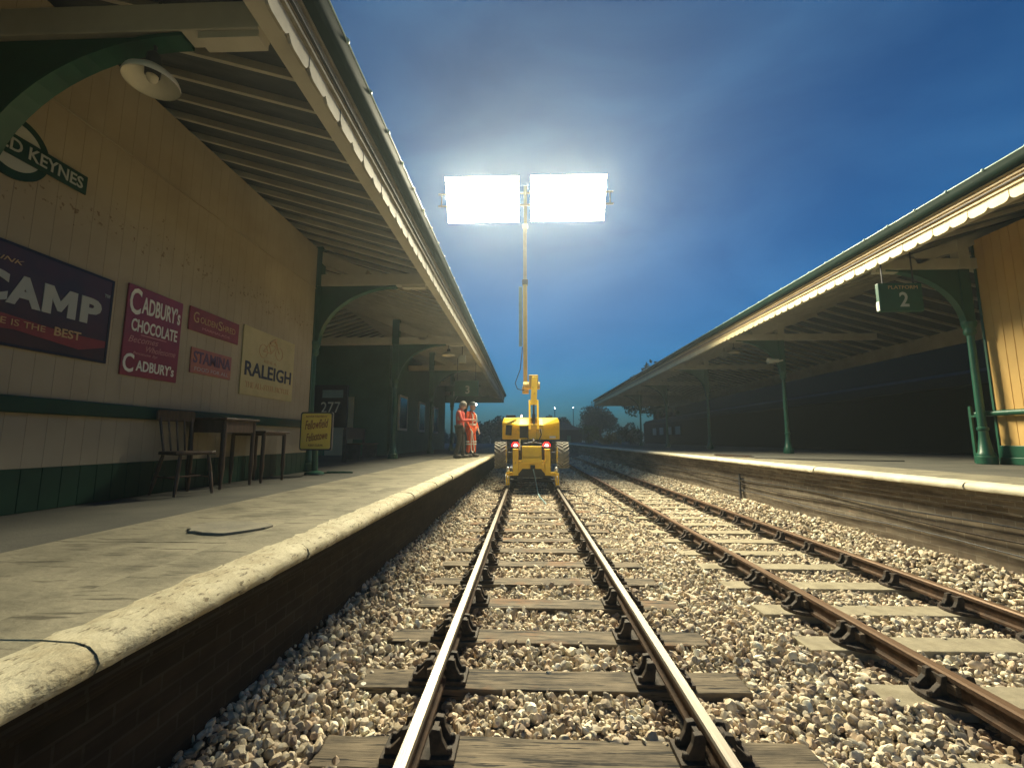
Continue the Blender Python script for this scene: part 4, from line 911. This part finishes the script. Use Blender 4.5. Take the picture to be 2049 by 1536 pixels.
for x in (T1 - .7525, T1 + .7525):
    for y in (13.78, 17.9):
        obj('rail_wheel', MB().lathe([(.08, -.07), (.24, -.06), (.245, -.03), (.215, -.02), (.21, .06), (.1, .07)] if x > T1 else [(.1, -.07), (.21, -.06), (.215, .02), (.245, .03), (.24, .06), (.08, .07)], (x, y, .212), 24, 'x'), 'steel', mt, smooth=40)
obj('axle', MB().tube([(T1 - .75, 13.78, .212), (T1 + .75, 13.78, .212)], .05, 10).box(-.4, .76, 13.68, 13.88, .3, .8), 'black', mt)
for x in (-.555, .905): obj('hub_cap', MB().ball((x, 13.52, .55), (.055, .05, .08)), 'steel', mt, smooth=70)
for x in (-.338, .638):
    l = obj('tail_lamp', MB().box(x - .12, x + .12, 14.0, 14.06, 1.14, 1.36), 'dark', mt)
    obj('lens', MB().lathe([(.115, 0), (.115, -.03), (.07, -.05)], (x, 14.0, 1.25), 16, 'y'), 'red_on', l); obj('bulb', MB().ball((x, 13.945, 1.25), (.05, .02, .05)), 'red_core', l)
obj('marker_post', MB().tube([(-.2, 13.5, 1.13), (-.205, 13.52, 1.46)], .025, 8), 'white', mt)
obj('pipe', MB().tube([(-.1, 14.2, 1.3), (.2, 14.1, 1.36), (.5, 14.2, 1.3)], .03, 8).tube([(.1, 14.1, 1.25), (.25, 14.0, 1.4), (.22, 14.3, 1.46)], .03, 8), 'dark', mt, smooth=60)
obj('coupling', MB().box(.12, .26, 13.36, 13.5, .57, .68), 'black', mt, bevel=.01)
t = MB().tube([(.19, 13.4, .62), (.24, 13.36, .42), (.30, 13.4, .1), (.34, 13.2, -.12), (.38, 12.6, -.15), (.44, 11.9, -.15), (.5, 11.4, -.17)], .016, 6)
tag(obj('trailing_cable', t, 'tray', smooth=60), 'pale cable hanging from the rear of the yellow machine to the ballast', 'cable')
for k, (pts, lb_) in enumerate((([(1.35, 13.6, -.17), (1.6, 12.6, -.16), (1.45, 11.8, -.16), (1.75, 11.0, -.16), (1.7, 10.0, -.16), (2.05, 9.4, -.16), (1.95, 8.4, -.16)], 'thin dark cable wandering over the ballast just right of the yellow machine'),
        ([(2.2, 14.5, -.17), (2.05, 13.0, -.16), (2.3, 12.1, -.16), (2.15, 11.1, -.15), (2.4, 10.2, -.16), (2.25, 9.2, -.16)], 'thin dark cable on the ballast along the rusty rail of the empty track'))):
    P = []
    for i in range(len(pts) - 1):
        for u in (0, .33, .66):
            q = Vector(pts[i]).lerp(Vector(pts[i + 1]), u); P.append((q.x + random.gauss(0, .05), q.y, -.150 + abs(random.gauss(0, .012))))
    tag(obj('ground_cable', MB().tube(P, .012, 6), 'black', smooth=60), lb_, 'cable', 'thin cables on the ballast')

# loose cable and stick on the right platform edge
tag(obj('loose_cable', MB().tube([(5.5, 12.0, 1.0), (5.7, 11.6, 1.01), (5.6, 11.0, 1.005), (5.95, 10.6, 1.0), (6.8, 10.1, .995), (8.0, 9.7, .995)], .012, 6), 'black', smooth=60), 'dark cable trailing across the right platform paving', 'cable')
tag(obj('timber_batten', MB().beam((5.3, 12.6, 1.01), (5.75, 11.5, 1.01), .06, .03), 'wood'), 'dark wooden batten lying on the right platform near its white edge', 'batten')
tag(obj('timber_batten', MB().beam((5.5, 13.2, 1.01), (6.0, 12.1, 1.01), .05, .03), 'wood'), 'second dark batten lying just beyond the first on the right platform', 'batten')

# ------------------------------------------------------------------ people
def skin_obj(name, pts, edges, radii, m, parent, root=0, sub=2, subp=0):
    me = bpy.data.meshes.new(name); me.from_pydata(pts, edges, []); me.materials.append(M[m])
    o = bpy.data.objects.new(name, me); COL.objects.link(o); o.parent = parent
    sk = o.modifiers.new('skin', 'SKIN'); sk.use_smooth_shade = True
    if not me.skin_vertices: pass
    for i, sv in enumerate(me.skin_vertices[0].data):
        r = radii[i]; sv.radius = r if isinstance(r, tuple) else (r, r); sv.use_root = (i == root)
    s = o.modifiers.new('smooth', 'SUBSURF'); s.levels = sub; s.render_levels = sub
    return o
def hand_chain(P, E, Rr, wrist, d, side):
    # palm + five fingers growing from index `wrist`
    w = Vector(P[wrist]); d = Vector(d).normalized(); u = d.orthogonal().normalized(); s = Vector(side).normalized()
    palm = w + d * .07; P.append(tuple(palm)); E.append((wrist, len(P) - 1)); Rr.append((.034, .018)); pi = len(P) - 1
    for k in range(4):
        a = palm + d * .04 + s * (-.027 + .018 * k); b = a + d * (.035 - .004 * abs(k - 1)) - Vector((0, 0, .012)); c = b + d * .02 - Vector((0, 0, .02))
        i = len(P); P += [tuple(a), tuple(b), tuple(c)]; Rr += [.009, .0085, .007]; E += [(pi, i), (i, i + 1), (i + 1, i + 2)]
    a = w + d * .045 - s * .042; b = a + d * .03 - s * .01; i = len(P); P += [tuple(a), tuple(b)]; Rr += [.011, .009]; E += [(wrist, i), (i, i + 1)]
def person(loc, rz, label, kit):
    t = thing('person', label, 'person', loc, 'railway workers on the left platform'); t.rotation_euler = (0, 0, rz)
    t.scale = (kit.get('scale', 1.0),) * 3
    # local frame: faces +X, left is +Y. joints
    pel = (0, 0, .95); sp1 = (.0, 0, 1.10); ch = (-.01, 0, 1.30); nk = (.0, 0, 1.48)
    lean = kit.get('lean', 0); hd = kit['head']
    P = [pel, sp1, ch, nk, hd]; Rr = [(.13, .16), (.12, .145), (.125, .17), (.055, .055), (.05, .05)]; E = [(0, 1), (1, 2), (2, 3), (3, 4)]
    def chain(frm, pts, rad):
        a = frm; out = []
        for p, r in zip(pts, rad): P.append(p); Rr.append(r); E.append((a, len(P) - 1)); a = len(P) - 1; out.append(a)
        return out
    wr = []
    for s, arm in ((1, kit['arm_l']), (-1, kit['arm_r'])):
        ids = chain(2, [(-.01, s * .19, 1.41), arm[0], arm[1]], [.062, .046, .032]); wr.append((ids[-1], arm))
    for s, leg in ((1, kit['leg_l']), (-1, kit['leg_r'])):
        chain(0, [(0, s * .10, .88), leg[0], leg[1], (leg[1][0] + .13, leg[1][1], .045)], [.088, .062, .045, .038])
    Pb, Eb, Rb = list(P), list(E), list(Rr)
    for i, arm in wr:
        d = Vector(arm[1]) - Vector(arm[0]); hand_chain(Pb, Eb, Rb, i, d, (0, 1, 0) if abs(d.normalized().y) < .8 else (1, 0, 0))
    Rb2 = [tuple(q * .86 for q in (r if isinstance(r, tuple) else (r, r))) if k < 5 + 6 + 8 and k not in (3, 4) else r for k, r in enumerate(Rb)]
    body = skin_obj('body', Pb, Eb, Rb2, 'skin', t)
    # head with face
    pitch = kit['pitch']; rot = Matrix.Rotation(pitch, 3, 'Y'); hc = Vector(hd) + rot @ Vector((.02, 0, .075))
    hm = MB(); hm.ball(hc, (.098, .076, .118), 16, 12, rot); hm.ball(hc + rot @ Vector((.03, 0, -.06)), (.066, .058, .065), 12, 8, rot)
    hm.ball(hc + rot @ Vector((.1, 0, -.02)), (.022, .014, .026), 8, 6, rot)
    for s in (1, -1): hm.ball(hc + rot @ Vector((-.005, s * .077, -.01)), (.025, .01, .034), 8, 6, rot)
    head = obj('head', hm, 'skin', t, local=True, smooth=70)
    fm = MB(); 
    for s in (1, -1): fm.ball(hc + rot @ Vector((.086, s * .032, .012)), (.012, .016, .009), 8, 6, rot)
    fm.ball(hc + rot @ Vector((.088, 0, -.072)), (.012, .026, .006), 8, 6, rot); obj('face', fm, 'boot', head, local=True, smooth=70)
    # clothing: jacket over torso and arms, trousers over pelvis and legs
    sel = [1, 2, 5, 6, 7, 8, 9, 10]; mp_ = {a: i for i, a in enumerate(sel)}
    jp = [P[a] for a in sel]; je = [(mp_[a], mp_[b]) for a, b in E if a in mp_ and b in mp_]
    jr = [tuple(q * 1.10 for q in (Rr[a] if isinstance(Rr[a], tuple) else (Rr[a], Rr[a]))) for a in sel]
    jp.append((0, 0, .90)); je.append((0, len(jp) - 1)); jr.append((.135, .17)); jp.append((0, 0, 1.455)); je.append((1, len(jp) - 1)); jr.append((.08, .1))
    skin_obj('jacket', jp, je, jr, kit['jacket'], t)
    sel = [0, 11, 12, 13, 15, 16, 17]; mp_ = {a: i for i, a in enumerate(sel)}
    tp = [P[a] for a in sel]; te = [(mp_[a], mp_[b]) for a, b in E if a in mp_ and b in mp_]; tr = [tuple(q * (1.05 if a == 0 else 1.22) for q in (Rr[a] if isinstance(Rr[a], tuple) else (Rr[a], Rr[a]))) for a in sel]
    tr[3] = tr[6] = (.072, .072)
    tp = [(p[0], p[1], max(p[2], .12)) for p in tp]
    skin_obj('trousers', tp, te, tr, kit['trousers'], t)
    for leg in (kit['leg_l'], kit['leg_r']):
        x, y, z = leg[1]; b = MB(); b.ball((x + .06, y, .055), (.15, .055, .055), 12, 8); b.tube([(x, y, .03), (x, y, .20)], .06, 12); obj('boot', b, 'boot', t, local=True, smooth=60)
    return t, hc, rot
wa = dict(head=(.03, 0, 1.55), pitch=R(32), arm_l=((.08, .26, 1.14), (.33, .10, 1.17)), arm_r=((.10, -.25, 1.13), (.34, -.07, 1.16)), leg_l=((.05, .12, .50), (.06, .14, .09)), leg_r=((0, -.11, .50), (-.10, -.13, .09)), jacket='salmon', trousers='trousers', scale=1.0)
t, hc, rot = person((-2.03, 13.55, .88), R(-4), 'person in a faded red jacket and dark trousers, grey haired, head bent over their hands', wa)
hm = MB(); hm.ball(hc + rot @ Vector((-.022, 0, .03)), (.113, .098, .112), 14, 10, rot); hm.ball(hc + rot @ Vector((-.06, 0, -.03)), (.07, .088, .09), 12, 8, rot); obj('hair', hm, 'hair', t, local=True, smooth=70)
obj('collar', MB().lathe([(.075, 1.43), (.085, 1.5), (.075, 1.52)], (0, 0, 0), 14, cap=False), 'salmon', t, local=True, smooth=60)
ph = obj('phone', MB().box(.40, .48, -.05, .05, 1.15, 1.165), 'black', None, local=True)
ph.parent = None; ph.location = (-2.03, 13.55, .88); tag(ph, 'dark phone held by the grey haired person in the red jacket', 'phone')
wb = dict(head=(.04, 0, 1.55), pitch=R(2), arm_l=((.02, .27, 1.16), (.12, .26, .92)), arm_r=((.0, -.27, 1.15), (.14, -.24, .90)), leg_l=((.06, .11, .50), (.05, .12, .09)), leg_r=((.02, -.11, .50), (-.04, -.12, .09)), jacket='orange', trousers='orange', scale=1.0)
t, hc, rot = person((-1.80, 14.3, .88), R(-24), 'person in orange workwear with dark helmet and lit head torch, holding a looped strap', wb)
hm = MB(); hm.lathe([(.155, 0), (.15, .012), (.125, .02), (.12, .06), (.095, .105), (.05, .13), (.01, .135)], (0, 0, 0), 18); hm.v = [tuple(hc + rot @ Vector((v[0] * 1.05 + .005, v[1] * .88, v[2] + .035))) for v in hm.v]
h = obj('helmet', hm, 'helmet', t, local=True, smooth=50)
obj('head_torch', MB().lathe([(.024, 0), (.03, .03)], tuple(hc + Vector((.115, 0, .07))), 12, 'x'), 'white_on', h, local=True)
vm = MB()
def ring(z, rx, ry, h_): 
    n = 20; pts = []
    vs = []; 
    for zz in (z, z + h_):
        for k in range(n): a = 2 * math.pi * k / n; vs.append((rx * math.cos(a) - .005, ry * math.sin(a), zz))
    vm.add(vs, [(k, (k + 1) % n, n + (k + 1) % n, n + k) for k in range(n)])
ring(1.16, .162, .192, .055); obj('waist_tape', vm, 'reflect', t, local=True, smooth=40); vm = MB(); ring(1.02, .16, .195, .055); obj('waist_tape', vm, 'reflect', t, local=True, smooth=40); vm = MB()
for s in (1, -1): vm.tube([(.12, s * .11, 1.0), (.15, s * .11, 1.2), (.135, s * .11, 1.36), (.03, s * .11, 1.455), (-.1, s * .11, 1.40), (-.155, s * .11, 1.2), (-.14, s * .11, 1.0)], .022, 6)
obj('brace_tape', vm, 'reflect', t, local=True, smooth=40); vm = MB()
for s in (1, -1):
    for z in (.40, .48): vm.lathe([(.088, z), (.088, z + .045)], (.05 if s > 0 else -.01, s * .115, 0), 14, cap=False)
obj('reflective_tape', vm, 'reflect', t, local=True, smooth=40)
st = MB(); P = [(.20, -.25, .84), (.24, -.26, .6), (.29, -.27, .36), (.30, -.27, .22), (.25, -.27, .16), (.19, -.26, .22), (.17, -.25, .5), (.18, -.25, .84)]
st.tube(P, .016, 6); so = obj('looped_strap', st, 'reflect', None, local=True); so.location = (-1.80, 14.3, .88); so.rotation_euler = (0, 0, R(-24)); tag(so, 'pale strap hanging in a loop from the hand of the orange clad person', 'strap')

# ------------------------------------------------------------------ planting, trees, far lamps
def leaf_cloud(c, r, n, size, squash=1.0, clumps=14):
    cs = []
    for _ in range(clumps):
        d = rng.normal(size=3); d /= np.linalg.norm(d); cs.append(np.array(c) + d * np.array(r) * rng.uniform(.35, .85))
    cs = np.array(cs); k = rng.integers(0, clumps, n); d = rng.normal(size=(n, 3)); d /= np.linalg.norm(d, axis=1)[:, None]
    p = cs[k] + d * (np.mean(r) * .42 * rng.random(n) ** .4)[:, None]
    a = rng.normal(size=(n, 3)); a /= np.linalg.norm(a, axis=1)[:, None]; b = np.cross(a, rng.normal(size=(n, 3))); b /= np.linalg.norm(b, axis=1)[:, None]
    s = size * rng.uniform(.6, 1.3, n)[:, None]
    V = np.stack([p - a * s, p + b * s * .5, p + a * s, p - b * s * .5], 1).reshape(-1, 3)
    mb = MB(); mb.v = [tuple(q) for q in V]; mb.f = [[4 * i, 4 * i + 1, 4 * i + 2, 4 * i + 3] for i in range(n)]; mb.mi = [0] * n
    return mb
def tree(x, y, h, r, m, label, n=4200, size=.30):
    t = thing('far_tree', label, 'tree', (x, y, -1), 'trees beyond the station')
    tr = MB().tube([(x, y, -1), (x + .1, y, h * .35), (x - .1, y + .1, h * .7)], [.32, .22, .08], 8)
    for k in range(6):
        a = k * 1.05; tr.tube([(x, y, h * (.3 + .05 * k)), (x + r * .5 * math.cos(a), y + r * .5 * math.sin(a), h * (.5 + .05 * k))], [.12, .03], 6)
    obj('trunk', tr, 'bark', t); obj('crown', leaf_cloud((x, y, h * .66), (r, r, h * .34), n, size, clumps=26), m, t)
tree(17.0, 58, 12.0, 4.6, 'leaf_dark', 'bushy tree rising above the roofline of the right canopy')
tree(6.5, 92, 6.0, 3.5, 'leaf_dark', 'low dark tree on the horizon right of the yellow machine', 3000)
tree(14, 85, 8.0, 4.5, 'leaf_dark', 'dark tree on the skyline just before the end of the right canopy', 3400)
tree(-4.5, 80, 5.0, 3.6, 'leaf_dark', 'low dark tree between the left canopy end and the yellow machine', 3000)
def shrub(c, r, m, label, n=700, size=.11):
    t = thing('shrub', label, 'shrub', (c[0], c[1], .9), 'planting at the far end of the right platform')
    obj('foliage', leaf_cloud(c, r, n, size, clumps=10), m, t); obj('stem', MB().tube([(c[0], c[1], .9), (c[0] + .05, c[1], c[2])], .05, 6), 'bark', t)
shrub((6.4, 46, 2.1), (1.2, 1.2, 1.2), 'leaf', 'rounded green shrub at the far end of the right platform')
shrub((8.3, 44, 1.5), (1.4, 1.0, .6), 'straw', 'low straw coloured clump in front of the green shrub')
shrub((10.5, 45, 1.8), (1.6, 1.2, 1.0), 'leaf_dark', 'dark low shrub near the end of the right canopy')
shrub((-1.9, 47, 1.9), (.7, 1.2, 1.1), 'leaf', 'green shrub beyond the end of the left canopy')
def lamp_post(x, y, z, m, label):
    t = thing('lamp_post', label, 'lamp post', (x, y, -1), 'distant lamp posts')
    obj('post', MB().tube([(x, y, -1), (x, y, z - .1)], [.09, .06], 8), 'dark', t); obj('lantern', MB().ball((x, y, z), (.085, .085, .08)), m, t, smooth=70)
lamp_post(5.2, 80, 7.1, 'white_on', 'distant lamp post with a bright point of light right of the boom')
lamp_post(9.6, 90, 7.9, 'white_dim', 'fainter distant lamp post nearest the right canopy end')
mb = MB(); 
for k, x in enumerate(np.arange(-26, 34, 3.2)):
    c = leaf_cloud((x, 100 + 4 * math.sin(k * 2.1), 1.8 + .9 * math.sin(k * 1.7)), (2.6, 2.2, 2.8 + .8 * math.cos(k * 2.9)), 520, .5, clumps=9); o_ = len(mb.v); mb.v += c.v; mb.f += [[i + o_ for i in f] for f in c.f]; mb.mi += c.mi
tag(obj('far_wood', mb, 'leaf_dark'), 'low dark belt of trees along the horizon behind the machine', 'trees', kind='stuff')
# far footbridge-like shed closing the view between the canopies
t = thing('far_shed', 'low dark shed across the line beyond the yellow machine', 'building', (4.5, 75, -.5))
obj('wall', MB().box(2.6, 9.0, 72, 78, -1, 3.0), 'carriage', t); obj('roof', MB().prism([(2.3, 3.01), (5.8, 4.4), (9.3, 3.01)], 'y', 71.7, 78.3), 'slate', t); obj('door', MB().box(6.6, 7.2, 71.95, 71.999, -.2, 2.0), 'far_green', t)

# ------------------------------------------------------------------ haze
hz = MB().box(-135, 135, -35, 290, -2.4, 14.5)
hm_ = bpy.data.materials.new('night_haze'); hm_.use_nodes = True; nt = hm_.node_tree; nt.nodes.clear()
ho = nt.nodes.new('ShaderNodeOutputMaterial'); pv = nt.nodes.new('ShaderNodeVolumePrincipled'); pv.inputs['Density'].default_value = HAZE_DENSITY
pv.inputs['Color'].default_value = (0.78, 0.92, 1.0, 1); pv.inputs["Anisotropy"].default_value = 0.64
nt.links.new(pv.outputs[0], ho.inputs['Volume'])
h = obj('haze', hz, hm_); tag(h, 'thin night mist lit by the floodlights', 'haze', kind='stuff')
